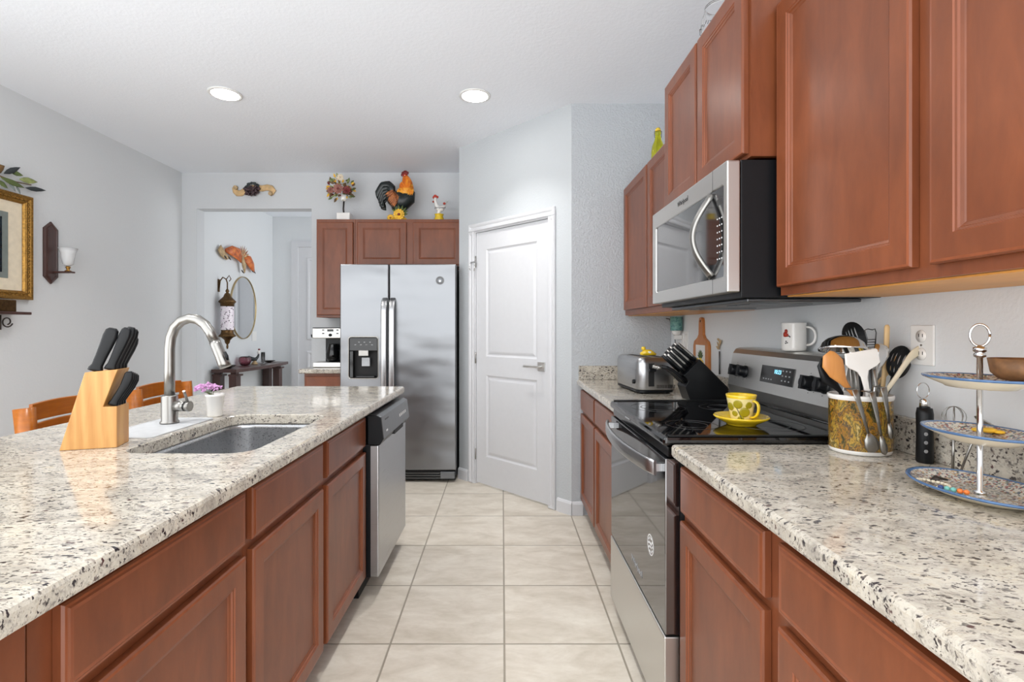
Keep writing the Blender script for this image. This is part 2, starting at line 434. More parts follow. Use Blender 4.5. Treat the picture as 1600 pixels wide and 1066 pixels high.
    def build(s, name, mat=None, parent=None, label=None, cat=None, group=None, kind=None, loc=None, island=False, bevel=0, seg=2, auto=False):
        me = bpy.data.meshes.new(name)
        o = bpy.data.objects.new(name, me); COL.objects.link(o)
        if parent is not None:
            o.parent = parent; inv = DLOC[root_of(parent).name]
        else:
            if loc is None:
                xs = [p.x for p in s.v]; ys = [p.y for p in s.v]; zs = [p.z for p in s.v]
                loc = ((min(xs)+max(xs))/2, (min(ys)+max(ys))/2, min(zs)) if (label and not kind) else (0, 0, 0)
            _place(o, loc, 0, island); inv = DLOC[o.name]
        me.from_pydata([inv@p for p in s.v], [], s.f)
        mats = [mat] if not s.mats else s.mats
        for m in mats: me.materials.append(m)
        if s.mats: me.polygons.foreach_set('material_index', s.mi)
        me.polygons.foreach_set('use_smooth', s.sm)
        me.update()
        bm = bmesh.new(); bm.from_mesh(me); bmesh.ops.remove_doubles(bm, verts=bm.verts, dist=1e-6); bmesh.ops.recalc_face_normals(bm, faces=bm.faces); bm.to_mesh(me); bm.free()
        if bevel:
            b = o.modifiers.new('bevel', 'BEVEL'); b.width = bevel; b.segments = seg; b.limit_method = 'ANGLE'; b.angle_limit = math.radians(40)
        tag(o, label, cat, group, kind)
        return o

def rrect(x0, x1, y0, y1, r, n=6, inset=0):
    x0 += inset; x1 -= inset; y0 += inset; y1 -= inset; r = max(r-inset, .0005)
    out = []
    for cx, cy, a in ((x1-r, y0+r, -PI/2), (x1-r, y1-r, 0), (x0+r, y1-r, PI/2), (x0+r, y0+r, PI)):
        for i in range(n+1):
            q = a+PI/2*i/n; out.append((cx+r*math.cos(q), cy+r*math.sin(q)))
    return out
def slab(mb, rect, z0, z1, r=.02, e=.006, hole=None, hr=.05):
    """stone or sheet with eased edges; rect=(x0,x1,y0,y1), hole the same"""
    def R(rc, rad, ins, z): return [(p[0], p[1], z) for p in rrect(*rc, rad, 6, ins)]
    prof = [(e, z0), (e*.3, z0+e*.3), (0, z0+e), (0, z1-e), (e*.3, z1-e*.3), (e, z1)]
    if not hole:
        mb.rings([R(rect, r, i, z) for i, z in prof], smooth=False); return mb
    mb.rings([R(rect, r, i, z) for i, z in prof], cap0=False, cap1=False, smooth=False)
    he = .003
    mb.rings([R(hole, hr, -i, z) for i, z in ((he, z0), (0, z0+he), (0, z1-he), (he, z1))], cap0=False, cap1=False, smooth=False)
    for zz, oe in ((z0, e), (z1, e)):
        bm = bmesh.new()
        for ring in (R(rect, r, oe, zz), R(hole, hr, -he, zz)):
            vs = [bm.verts.new(p) for p in ring]
            for i in range(len(vs)): bm.edges.new((vs[i], vs[(i+1) % len(vs)]))
        bmesh.ops.triangle_fill(bm, use_beauty=True, edges=bm.edges[:])
        bm.verts.index_update()
        mb.add([v.co.copy() for v in bm.verts], [tuple(v.index for v in f.verts) for f in bm.faces]); bm.free()
    return mb

def frame(ox, oy, ang):
    """local (a along the front, y with -y out of the front, z) to room coordinates"""
    R = Matrix.Rotation(ang, 3, 'Z'); O = Vector((ox, oy, 0))
    return lambda p: O+R@Vector(p)
def text(body, size, mat, name, parent, M4, extrude=.0006):
    cu = bpy.data.curves.new(name, 'FONT'); cu.body = body; cu.size = size; cu.extrude = extrude; cu.align_x = 'CENTER'; cu.align_y = 'CENTER'
    t = bpy.data.objects.new(name+'_curve', cu); COL.objects.link(t)
    bpy.context.view_layer.update()
    dg = bpy.context.evaluated_depsgraph_get()
    me = bpy.data.meshes.new_from_object(t.evaluated_get(dg))
    bpy.data.objects.remove(t)
    me.transform(M4); me.transform(DLOC[root_of(parent).name])
    me.materials.clear(); me.materials.append(mat)
    me.name = name
    o = bpy.data.objects.new(name, me); COL.objects.link(o); o.parent = parent
    return o
def text_frame(pos, right, up):
    r = Vector(right).normalized(); u = Vector(up).normalized(); n = r.cross(u)
    m = Matrix.Identity(4)
    for i in range(3): m[i][0] = r[i]; m[i][1] = u[i]; m[i][2] = n[i]; m[i][3] = pos[i]
    return m
def copy_tree(o, parent=None):
    c = o.copy(); COL.objects.link(c)
    if parent: c.parent = parent
    for ch in list(o.children): copy_tree(ch, c)
    return c
# ================================================================= the room
CEIL = 2.775; YB = 4.90; XL = -3.12; XR = 1.14; YP = 3.392
P0 = Vector((-.361, 4.232)); P1 = Vector((.468, YP))         # the pantry's diagonal wall
def struct(mb, name, mat, **k):
    return mb.build(name, mat, None, kind='structure', **k)
struct(MB().box(XL-.12, 1.26, -.5, 7.0, -.1, 0), 'floor', M['tile'])
struct(MB().box(XL-.12, 1.26, -.5, 7.0, CEIL, CEIL+.1), 'ceiling', M['ceiling'])
struct(MB().box(XL-.12, XL, 1.7, 7.0, 0, CEIL), 'wall_left', M['wall'])
struct(MB().box(XR, XR+.12, -.5, YP, 0, CEIL), 'wall_right', M['wall'])
OX0, OX1, OZ = -2.977, -1.855, 2.425
mb = MB().box(XL, OX0, YB, YB+.13, 0, CEIL).box(OX1, 1.26, YB, YB+.13, 0, CEIL).box(OX0, OX1, YB, YB+.13, OZ, CEIL)
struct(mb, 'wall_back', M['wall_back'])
struct(MB().box(XL, 1.26, 6.84, 6.96, 0, CEIL), 'wall_hall', M['wall'])
# diagonal pantry wall with the door opening
dl = (P1-P0).length; DA = math.atan2(P1.y-P0.y, P1.x-P0.x)
pf = frame(P0.x, P0.y, DA)
D0, D1, DZ = .205, .975, 2.035
mb = MB(pf).box(0, D0-.02, 0, .11, 0, CEIL).box(D1+.02, dl, 0, .11, 0, CEIL).box(D0-.02, D1+.02, 0, .11, DZ+.02, CEIL)
mb.xf = None; mb.box(P0.x, P0.x+.11, P0.y, YB, 0, CEIL)
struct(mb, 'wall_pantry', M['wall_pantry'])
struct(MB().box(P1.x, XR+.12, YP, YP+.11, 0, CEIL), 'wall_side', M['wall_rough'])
# baseboards
def baseboard(name, xf, a0, a1, out=.014):
    prof = [(0, 0), (-out, 0), (-out, .075), (-out*.55, .088), (0, .092)]
    mb = MB(xf); n = len(prof)
    mb.add([(a0, p[0], p[1]) for p in prof]+[(a1, p[0], p[1]) for p in prof],
           [(i, (i+1) % n, (i+1) % n+n, i+n) for i in range(n)]+[tuple(range(n)), tuple(range(2*n-1, n-1, -1))])
    return struct(mb, name, M['trim'])
baseboard('baseboard_pantry', pf, 0, D0-.085)
baseboard('baseboard_pantry_end', pf, D1+.085, dl+.008)
baseboard('baseboard_side', frame(0, YP, 0), P1.x+.004, .545)
baseboard('baseboard_left', frame(XL, 1.7, PI/2), 0, 5.13)
baseboard('baseboard_back', frame(0, YB, 0), XL, OX0)
baseboard('baseboard_back_end', frame(0, YB, 0), OX1, -1.70)
baseboard('baseboard_hall', frame(0, 6.84, 0), XL, -2.87)
# pantry door
dt = .03
d = MB(pf)
st = .115
zs = [.012, .235, .885, 1.035, DZ-.145, DZ-.004]
for a0, a1, z0, z1 in ((D0+.003, D0+st, zs[0], zs[5]), (D1-st, D1-.003, zs[0], zs[5]), (D0+st, D1-st, zs[0], zs[1]), (D0+st, D1-st, zs[2], zs[3]), (D0+st, D1-st, zs[4], zs[5])):
    d.box(a0, a1, .012, .012+dt, z0, z1)
for z0, z1 in ((zs[1], zs[2]), (zs[3], zs[4])):
    d.panel([(0, -.03), (0, -.012), (.010, -.020), (.018, -.022), (.034, -.016), (.042, -.0145)], D0+st, D1-st, z0, z1, 0)
dr = d.build('door_1', M['trim'], kind='structure', loc=pf((D0, .03, 0)))
c = MB(pf)
def casing(mb, a0, a1, z0, z1):
    mb.panel([(0, 0), (0, .012), (.006, .018), (.02, .016), (.03, .010)] if a1-a0 < z1-z0 else [(0, 0), (0, .012), (.006, .018), (.02, .016), (.03, .010)], a0, a1, z0, z1, 0)
cw = .062
for a0, a1, z0, z1 in ((D0-.008-cw, D0-.008, 0, DZ+.008), (D1+.008, D1+.008+cw, 0, DZ+.008), (D0-.008-cw, D1+.008+cw, DZ+.008, DZ+.008+cw)):
    casing(c, a0, a1, z0, z1)
for a0, a1, z0, z1 in ((D0-.02, D0, 0, DZ), (D1, D1+.02, 0, DZ), (D0-.02, D1+.02, DZ, DZ+.02)):
    c.box(a0, a1, 0, .11, z0, z1)
c.build('trim_1', M['trim'], kind='structure')
hd = MB(pf).mat(M['steel_h'])
ha = D1-.07; hz = .985
hd.box(ha-.032, ha+.032, .003, .012, hz-.032, hz+.032)
hd.tube([(ha, .004, hz), (ha, -.045, hz)], .009)
hd.box(ha-.125, ha+.012, -.052, -.040, hz-.007, hz+.007)
hd.build('door_handle', None, dr, bevel=.0015)
MB(pf).box(D1-.0035, D1+.0, .008, .014, hz-.03, hz+.03).build('latch_plate', M['dark_steel'], dr)
for hz_ in (.24, 1.02, 1.80):
    MB(pf).lathe((D0-.002, .004, hz_-.045), [(.006, 0), (.006, .09)], 8).build('hinge', M['nickel'], dr)
# little hook latch beside the door head
hk = MB(pf); 
hk.box(D0-.035, D0+.03, -.024, -.0185, 1.79, 1.80).tube([(D0-.02, -.022, 1.795), (D0-.02, -.045, 1.77), (D0-.02, -.05, 1.745), (D0-.02, -.035, 1.73)], .004, 8).tube([(D0+.02, -.022, 1.80), (D0+.02, -.03, 1.72)], .005, 8)
hk.build('door_hook', M['chrome'], label='small chrome hook latch on the frame of the white pantry door', cat='hook')
# white door and casing at the end of the hall
mb = MB(); XD = -2.85
for a0, a1, z0, z1 in ((XD, XD+.09, 0, 2.44), (XD+1.0, XD+1.09, 0, 2.44), (XD+.09, XD+1.0, 2.36, 2.44)):
    mb.box(a0, a1, 6.805, 6.84, z0, z1)
struct(mb, 'trim_2', M['trim'])
mb = MB().box(XD+.09, XD+1.0, 6.825, 6.84, .01, 2.36)
for z0, z1 in ((.25, .95), (1.1, 2.22)):
    mb.panel([(0, 0), (0, .004), (.012, .010), (.03, .010), (.045, .004)], XD+.2, XD+.89, z0, z1, 6.825)
struct(mb, 'door_2', M['trim'])

# ceiling lamps
for i, (lx, ly) in enumerate(LAMPS[:2]):
    nm = ['beside the long grey wall, over the island', 'between island and pantry door'][i]
    t = thing('recessed_ceiling_light', 'round lit recessed ceiling light '+nm, 'ceiling light', (lx, ly, CEIL), group='recessed ceiling lights')
    MB().lathe((lx, ly, CEIL), [(.086, 0), (.102, -.002), (.102, -.006), (.084, -.010), (.082, 0)], 32).build('trim_ring', M['white_plastic'], t)
    MB().lathe((lx, ly, CEIL), [(.081, -.004), (.081, -.009), (.06, -.0105), (.0, -.011)], 32).build('lens', M['lamp'], t)

# ================================================================= cabinets
DOORP = [(0, 0), (0, .014), (.003, .018), (.008, .019), (.052, .019), (.054, .0165), (.058, .0155), (.060, .012), (.066, .010), (.068, .008)]
DRAWP = [(0, 0), (0, .013), (.003, .0165), (.007, .017), (.010, .019), (.016, .019)]
def cabinet(name, label, fr, loc, width, depth, z0, z1, fronts, toe=True, island=False, cat='cabinet', group=None, under=None, frame_to=None, skip_side=None):
    t = thing(name, label, cat, loc, 0, group, island)
    b = MB(fr); zb = z0+(.1 if toe else 0)
    b.box(0, width, 0, .019, zb, z1)
    b.box(0, .016, .019, depth, zb, z1).box(width-.016, width, .019, depth, zb, z1)
    b.box(.016, width-.016, depth-.008, depth, zb, z1)
    b.box(.016, width-.016, .019, depth-.008, zb+.02, zb+.036)
    if not toe: b.box(.016, width-.016, .019, depth-.008, z1-.016, z1)
    b.build('body', M['cherry'], t)
    if toe: MB(fr).box(0, width, .075, .09, z0, zb).build('toe_kick', M['cherry'], t)
    if under: MB(fr).box(.001, width-.001, .0195, depth-.001, z0-.004, z0-.0003).build('underside', M['maple_under'], t, label='golden maple underside')
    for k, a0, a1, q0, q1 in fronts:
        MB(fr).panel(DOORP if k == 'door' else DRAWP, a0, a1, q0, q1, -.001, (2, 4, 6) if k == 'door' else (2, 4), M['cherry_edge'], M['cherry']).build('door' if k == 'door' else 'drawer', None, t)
    return t
ZD0, ZD1, ZW0, ZW1 = .115, .690, .716, .850
# -- island, seen from the aisle; local a runs away from the camera
IX = -.635
def isl_cab(name, label, y0, y1, cuts, doors=True, drawer=True):
    fr = frame(IX, y0, PI/2); fs = []
    for a, b in cuts:
        fs.append(('door', a-y0, b-y0, ZD0, ZD1)); fs.append(('drawer', a-y0, b-y0, ZW0, ZW1))
    return cabinet(name, label, fr, (IX, (y0+y1)/2, 0), y1-y0, .60, 0, .874, fs, island=True, group='island base cabinets')
isl_cab('base_cabinet', 'cherry island cabinet with one drawer and one door, nearest the camera', .705, 1.276, ((.743, 1.259),))
isl_cab('sink_cabinet', 'cherry sink cabinet with two false drawer fronts over two doors, beside the dishwasher', 1.278, 2.326, ((1.295, 1.784), (1.823, 2.312)))
t = thing('end_cabinet', 'cherry end panel and corner post of the island nearest the camera', 'cabinet', (IX, .5, 0), 0, 'island base cabinets', True)
MB(frame(IX, .30, PI/2)).box(0, .38, -.024, .60, .1, .874).build('body', M['cherry'], t, bevel=.003)
MB(frame(IX, .30, PI/2)).box(.38, .402, 0, .60, .1, .874).build('corner_post', M['cherry'], t)
MB(frame(IX, .30, PI/2)).box(0, .40, .075, .59, 0, .1).build('toe_kick', M['cherry'], t)
t = thing('island_cladding', 'cherry cladding on the back and far end of the island, behind the dishwasher', 'cladding', (-1.2, 2.955, 0), 0, None, True)
MB().box(-1.24, IX, 2.945, 2.965, 0, .874).build('end_panel', M['cherry'], t)
MB().box(-1.255, -1.24, .30, 2.965, 0, .874).build('back_panel', M['cherry'], t)

# -- dishwasher
dx = -.5625
t = thing('dishwasher', 'stainless dishwasher with grey control panel at the far end of the island', 'dishwasher', (dx-.3, 2.63, 0), 0, None, True)
yd0, yd1 = 2.332, 2.937
MB().box(-1.18, -.622, yd0, yd1, .1, .862).build('tub', M['black_plastic'], t)
MB().box(-1.1, -.66, yd0+.01, yd1-.01, 0, .1).build('kick_plate', M['black_plastic'], t)
d = MB().box(-.620, dx, yd0, yd1, .105, .715)
d.build('door', M['steel'], t, bevel=.006, seg=3)
MB().box(-.6215, -.60, yd0-.002, yd0-.0002, .105, .72).build('door_gasket', M['black_plastic'], t)
poly = [(-.615, .853), (-.615, .72), (dx+.004, .717), (dx+.022, .745), (dx+.010, .845), (dx-.01, .855)]
MB().prism(poly, 'y', yd0, yd0+.012).build('end_cap', M['black_plastic'], t, bevel=.002)
MB().prism(poly, 'y', yd0+.0122, yd1).build('control_panel', M['gunmetal'], t, bevel=.002)
MB().box(dx+.004, dx+.0225, 2.56, 2.76, .722, .742).build('handle_pocket', M['black_matte'], t)
def slant(y0, y1, z0, z1, m, nm):
    def X(z): return dx+.022+(z-.745)*(-.012/.1)+.0008
    MB().add([(X(z0), y0, z0), (X(z0), y1, z0), (X(z1), y1, z1), (X(z1), y0, z1), (X(z0)-.003, y0, z0), (X(z0)-.003, y1, z0), (X(z1)-.003, y1, z1), (X(z1)-.003, y0, z1)],
             [(0, 1, 2, 3), (7, 6, 5, 4), (0, 4, 5, 1), (1, 5, 6, 2), (2, 6, 7, 3), (3, 7, 4, 0)]).build(nm, m, t)
slant(2.40, 2.47, .822, .828, M['ink'], 'brand_mark'); slant(2.40, 2.43, .768, .776, M['label_white'], 'status_mark')
for k in range(5): slant(2.70+k*.035, 2.715+k*.035, .785, .80, M['label_white'], 'button')
# -- island worktop with the sink cut-out
sx0, sy0 = isl_design(-1.075, 1.395); sx1, sy1 = isl_design(-.695, 2.015)
st = MB(); IT = (-1.585, -.577, .32, 3.0); SH = (sx0, sx1, sy0, sy1)
slab(st, IT, .876, .914, .03, .009, SH, .07)
st.build('island_worktop', M['granite'], label='speckled pale granite worktop covering the island, with the sink cut out', cat='worktop', loc=(-1.1, 1.7, .876), island=True)
s = MB()
def sr(ins, z): return [(p[0], p[1], z) for p in rrect(*SH, .07, 6, ins)]
s.rings([sr(-.02, .8745), sr(-.004, .8745), sr(-.004, .86), sr(.004, .72), sr(.012, .69), sr(.03, .677), sr(.06, .674)], cap0=False, smooth=True)
s.rings([sr(-.02, .8735), sr(-.006, .8725), sr(-.006, .86), sr(.002, .72), sr(.010, .685), sr(.03, .672), sr(.06, .669)], cap0=False, smooth=True)
sk = s.build('kitchen_sink', M['steel_sink'], label='undermount stainless steel sink set into the island worktop', cat='sink', loc=((sx0+sx1)/2, (sy0+sy1)/2, .669), island=True)
cxs, cys = (sx0+sx1)/2, (sy0+sy1)/2
MB().lathe((cxs, cys, .6745), [(.055, 0), (.055, .004), (.043, .005), (.038, .001), (0, .001)], 28).build('drain', M['chrome'], sk)

# -- right-hand base cabinets; local a runs towards the camera
def right_cab(name, label, y1, y0, cuts, xf=.545):
    fr = frame(xf, y1, -PI/2); fs = []
    for b, a in cuts:
        fs.append(('door', y1-b, y1-a, ZD0, ZD1)); fs.append(('drawer', y1-b, y1-a, ZW0, ZW1))
    return cabinet(name, label, fr, (xf+.3, (y0+y1)/2, 0), y1-y0, .585, 0, .874, fs, group='base cabinets along the right wall')
right_cab('base_cabinet', 'cherry base cabinet with two drawers over two doors, between camera and range', 1.500, .44, ((1.490, 1.016), (.962, .475)))
right_cab('base_cabinet', 'small cherry base cabinet under the toaster, between range and pantry corner', 3.386, 2.268, ((3.372, 2.886), (2.862, 2.285)))
mb = MB(); slab(mb, (.503, 1.136, .36, 1.5035), .876, .914, .012, .009)
mb.build('worktop', M['granite_r'], label='cream speckled granite worktop under the utensil crock and tiered stand', cat='worktop')
mb = MB(); slab(mb, (.503, 1.136, 2.262, 3.388), .876, .914, .012, .009)
mb.build('worktop', M['granite_r'], label='short granite worktop under the toaster, beyond the range', cat='worktop')
for lab, bx in (('granite backsplash strip along the wall behind the tiered stand', (1.118, 1.1395, .36, 1.5, .9145, 1.012)),
                ('granite backsplash strip along the wall behind the toaster', (1.118, 1.1395, 2.266, 3.365, .9145, 1.012)),
                ('short granite backsplash strip on the pantry side wall, left of the toaster', (.515, 1.117, 3.368, 3.3915, .9145, 1.008))):
    MB().box(*bx).build('backsplash', M['granite_b'], label=lab, cat='backsplash', bevel=.002)

# -- back wall: coffee counter
fr = frame(-1.69, 4.30, 0)
cabinet('base_cabinet', 'small cherry base cabinet under the coffee maker, beside the fridge', fr, (-1.5, 4.6, 0), .36, .59, 0, .874,
        [('door', .015, .345, ZD0, ZD1), ('drawer', .015, .345, ZW0, ZW1)])
mb = MB(); slab(mb, (-1.724, -1.325, 4.25, 4.895), .876, .914, .01, .008)
mb.build('worktop', M['granite'], label='small granite worktop under the coffee maker, beside the fridge', cat='worktop')
# -- back wall cabinets
ZU0, ZU1 = 1.358, 2.254
cabinet('wall_cabinet', 'tall narrow cherry wall cabinet above the coffee maker', frame(-1.692, 4.589, 0), (-1.52, 4.74, ZU0), .352, .308, ZU0, ZU1,
        [('door', .008, .336, ZU0+.022, ZU1-.03)], toe=False, group='cherry cabinets on the back wall')
cabinet('wall_cabinet', 'low wide cherry cabinet with two doors above the fridge', frame(-1.338, 4.589, 0), (-.86, 4.74, 1.82), .972, .308, 1.825, ZU1,
        [('door', .022, .468, 1.836, ZU1-.03), ('door', .53, .965, 1.836, ZU1-.03)], toe=False, group='cherry cabinets on the back wall')
# -- right wall cabinets
RZ0, RZ1 = 1.357, 2.215
cabinet('wall_cabinet', 'cherry wall cabinet with two tall doors above the toaster', frame(.83, 3.386, -PI/2), (.98, 2.82, RZ0), 3.386-2.264, .308, 1.345, 2.20,
        [('door', 3.386-3.355, 3.386-2.835, RZ0+.022, 2.185), ('door', 3.386-2.812, 3.386-2.285, RZ0+.022, 2.185)], toe=False, group='cherry cabinets on the right wall', under=1)
cabinet('wall_cabinet', 'cherry wall cabinet with two doors directly above the microwave', frame(.745, 2.260, -PI/2), (.95, 1.88, 1.775), .757, .393, 1.775, 2.345,
        [('door', .012, .371, 1.788, 2.332), ('door', .385, .742, 1.788, 2.332)], toe=False, group='cherry cabinets on the right wall')
cabinet('wall_cabinet', 'largest cherry wall cabinet, nearest the camera, right of the microwave', frame(.83, 1.497, -PI/2), (.98, 1.0, RZ0), 1.497-.40, .308, RZ0, RZ1+.02,
        [('door', .008, 1.497-1.0, RZ0+.024, RZ1), ('door', 1.497-.957, 1.497-.44, RZ0+.024, RZ1)], toe=False, group='cherry cabinets on the right wall', under=1)

# ================================================================= refrigerator
FX0, FX1, FY = -1.319, -.374, 4.09; FG = -.9195
t = thing('refrigerator', 'side-by-side stainless steel refrigerator with water dispenser, beside the pantry', 'refrigerator', ((FX0+FX1)/2, 4.48, 0))
MB().box(FX0+.006, FX1-.006, FY+.075, 4.88, .03, 1.765).build('body', M['fridge_side'], t, bevel=.004)
R90 = lambda p: Vector((p[0], FY+.062-p[2], p[1]))
dh = (-1.246, -1.008, .852, 1.188)
mb = MB(R90); slab(mb, (FX0, FG-.003, .105, 1.782), 0, .062, .008, .008, dh, .02)
dl_ = mb.build('freezer_door', M['steel_fridge'], t)
mb = MB(R90); slab(mb, (FG+.003, FX1, .105, 1.782), 0, .062, .008, .008)
drr = mb.build('fridge_door', M['steel_fridge'], t)
for xx in (FG-.041, FG+.022):
    h = MB()
    h.loft([(xx+.01, FY+.004, .52), (xx+.01, FY-.036, .55), (xx+.01, FY-.052, .62), (xx+.01, FY-.058, 1.0), (xx+.01, FY-.052, 1.40), (xx+.01, FY-.036, 1.47), (xx+.01, FY+.004, 1.50)],
           [(.023, .010)]*7, 14, up=(0, -1, 0), power=.5)
    h.build('handle', M['steel'], dl_ if xx < FG-.02 else drr)
# dispenser
x0, x1, z0, z1 = dh
d = MB().box(x0, x1, FY+.055, FY+.060, z0, z1)
d.build('dispenser_recess', M['black_matte'], dl_)
b_ = MB(R90); slab(b_, (x0-.006, x1+.006, z0-.006, z1+.006), .062, .066, .024, .0015, (x0+.002, x1-.002, z0+.002, z1-.002), .02)
b_.build('dispenser_bezel', M['nickel'], dl_)
d = MB().box(x0+.004, x1-.004, FY-.001, FY+.054, 1.075, z1-.004).box(x0+.004, x0+.035, FY+.004, FY+.054, z0+.004, 1.075).box(x0+.055, x1-.03, FY+.006, FY+.05, z0+.006, z0+.02)
d.build('dispenser_controls', M['black_gloss'], dl_, bevel=.004)
MB().box(-1.165, -1.085, FY-.010, FY-.0015, 1.035, 1.08).build('dispenser_chute', M['nickel'], dl_, bevel=.002)
MB().box(-1.145, -1.08, FY+.012, FY+.03, .95, 1.02).build('dispenser_paddle', M['grey_plastic'], dl_, bevel=.002)
for k in range(3): MB().box(-1.17+.045*k, -1.157+.045*k, FY-.0022, FY-.001, 1.143, 1.150).build('button', M['label_grey'], dl_)
for k in range(4): MB().box(-1.20+.045*k, -1.185+.045*k, FY-.0022, FY-.001, 1.122, 1.128).build('button', M['label_grey'], dl_)
lg = MB(lambda p: Vector((-.505+p[0], FY-.0005-p[2], 1.648+p[1])))
lg.mat(M['ink']).lathe((0, 0, 0), [(.033, 0), (.033, .001), (.021, .001), (.021, 0)], 28, False)
lg.mat(M['gunmetal']).lathe((0, 0, 0), [(.020, 0), (.020, .0008), (0, .0008)], 24, False)
lg.mat(M['label_white'])
for k in range(18):
    a = k*PI/9
    lg.box(.027*math.cos(a)-.0016, .027*math.cos(a)+.0016, .027*math.sin(a)-.0016, .027*math.sin(a)+.0016, .001, .0016)
lg.mat(M['label_white']).lathe((0, -.004, 0), [(.009, .0008), (.009, .0016), (0, .0016)], 14, False)
lg.build('badge', None, drr, label='round grey badge')
MB().box(FX0+.01, FX1-.01, FY+.03, FY+.075, .02, .095).build('grille', M['black_plastic'], t)
g = MB()
for z in (.03, .05, .07): g.box(FX0+.02, FX1-.13, FY+.022, FY+.032, z, z+.009)
g.build('grille_slats', M['dark_steel'], t)
MB().box(FX1-.13, FX1-.012, FY+.01, FY+.03, .03, .09).build('hinge_cover', M['gunmetal'], t, bevel=.006)
for xx in (FX0+.08, FX1-.08):
    for yy in (FY+.14, 4.80): MB().lathe((xx, yy, 0), [(.02, 0), (.02, .031)], 14).build('foot', M['black_plastic'], t)
MB().box(FX1-.12, FX1-.01, FY+.04, FY+.16, 1.7655, 1.785).build('hinge_cover', M['dark_steel'], t, bevel=.004)

# ================================================================= range
t = thing('electric_range', 'black and stainless electric range with glass cooktop between the right base cabinets', 'range', (.82, 1.8835, 0))
RY0, RY1 = 1.508, 2.259
MB().box(.535, 1.11, RY0, RY1, .028, .903).build('body', M['black_matte'], t)
for xx in (.60, 1.05):
    for yy in (RY0+.06, RY1-.06): MB().lathe((xx, yy, 0), [(.018, 0), (.018, .03)], 12).build('foot', M['black_plastic'], t)
k = MB(); slab(k, (.484, 1.04, RY0-.001, RY1+.001), .905, .934, .012, .010)
ct = k.build('cooktop', M['black_glass'], t)
k = MB()
k.box(.50, 1.035, RY0-.003, RY0+.012, .9345, .9385).box(.50, 1.035, RY1-.012, RY1+.003, .9345, .9385)
k.build('cooktop_trim', M['black_plastic'], ct, bevel=.001)
for bx, by, br in ((.64, 1.70, .085), (.64, 2.07, .11), (.90, 1.70, .11), (.90, 2.07, .085)):
    k = MB()
    for rr in (br, br*.62): k.lathe((bx, by, .9342), [(rr, 0), (rr, .0003), (rr-.003, .0003), (rr-.003, 0)], 48, False, cap0=False, cap1=False)
    k.build('burner_ring', M['dark_steel'], ct)
MB().box(.500, .535, RY0+.004, RY1-.004, .872, .902).build('front_rail', M['black_gloss'], t)
MB().box(.490, .534, RY0+.002, RY1-.002, .338, .868).build('oven_door', M['oven_glass'], t, bevel=.003)
od = [o for o in t.children if o.name.startswith('oven_door')][0]
wn_ = MB(lambda p: Vector((.490-p[2], p[0], p[1])))
hn = MB(); ys = [RY0+.03+(RY1-RY0-.06)*i/14 for i in range(15)]
hn.loft([(.468-.040*math.sin(PI*i/14)**.7, y, .833) for i, y in enumerate(ys)], [(.023, .006)]*15, 12, up=(1, 0, 0), power=.4)
hn.box(.463, .491, RY0+.031, RY0+.052, .822, .845).box(.463, .491, RY1-.052, RY1-.031, .822, .845)
hn.build('oven_handle', M['steel'], od)
MB().box(.487, .534, RY0+.002, RY1-.002, .060, .332).build('storage_drawer', M['steel_h'], t, bevel=.004)
MB().box(.56, 1.08, RY0+.01, RY1-.01, .012, .028).build('base_rail', M['black_matte'], t)
fz = lambda y, z: text_frame((.4895, y, z), (0, -1, 0), (0, 0, 1))
lg = MB(lambda p: Vector((.4898-p[2], 1.66-p[0], .545+p[1])))
lg.mat(M['label_white']).lathe((0, 0, 0), [(.034, 0), (.034, .0006), (.030, .0006), (.030, 0)], 28, False, cap0=False, cap1=False)
for k_ in range(10):
    a = k_*PI/5; lg.box(.023*math.cos(a)-.004, .023*math.cos(a)+.004, .023*math.sin(a)-.003, .023*math.sin(a)+.003, 0, .0006)
lg.box(-.012, .012, -.010, -.004, 0, .0006).box(-.014, .014, .001, .008, 0, .0006)
lg.build('round_sticker', None, od, label='round white printed sticker')
text('Whirlpool', .034, M['label_grey'], 'brand_lettering', od, fz(1.83, .395))
# backguard
bgp = [(1.035, .935), (1.012, 1.012), (1.036, 1.150), (1.048, 1.168), (1.065, 1.174), (1.125, 1.176), (1.125, .90), (1.045, .90)]
MB().prism(bgp[1:], 'y', RY0, RY1).build('control_panel', M['steel_h'], t, bevel=.002)
cp = [o for o in t.children if o.name.startswith('control_panel')][0]
MB().prism([(1.036, .936), (1.028, .985), (1.016, 1.008), (1.044, 1.008), (1.044, .936)], 'y', RY0+.001, RY1-.001).build('vent_trim', M['black_plastic'], t)
MB().tube([(1.022, RY0+.02, .962), (1.014, (RY0+RY1)/2, .962), (1.022, RY1-.02, .962)], .004, 8).build('vent_rib', M['black_gloss'], t)
ca = math.atan2(.138, .024)
def cpf(y, h, d=0):      # point on the sloping panel: h metres up the slope, d metres out of it
    u = Vector((math.cos(ca), 0, math.sin(ca))); nn = Vector((-math.sin(ca), 0, math.cos(ca)))
    return Vector((1.012, y, 1.012))+u*h+nn*d
def onp(mb): mb.xf = lambda p: cpf(p[0], p[1], p[2]); return mb
onp(MB()).box(1.765, 1.985, .040, .105, .0004, .003).build('display_panel', M['black_gloss'], cp)
q = MB(); onp(q)
for r_ in range(3):
    for c_ in range(3): q.box(1.785+.022*c_, 1.793+.022*c_, .054+.018*r_, .059+.018*r_, .003, .0035)
for c_ in range(4): q.box(1.90+.018*c_, 1.909+.018*c_, .052, .056, .003, .0035)
q.build('button_marks', M['label_grey'], cp)
text('10:23', .022, M['display'], 'clock_digits', cp, text_frame(cpf(1.868, .085, .0032), (0, -1, 0), (math.cos(ca), 0, math.sin(ca))), .0002)
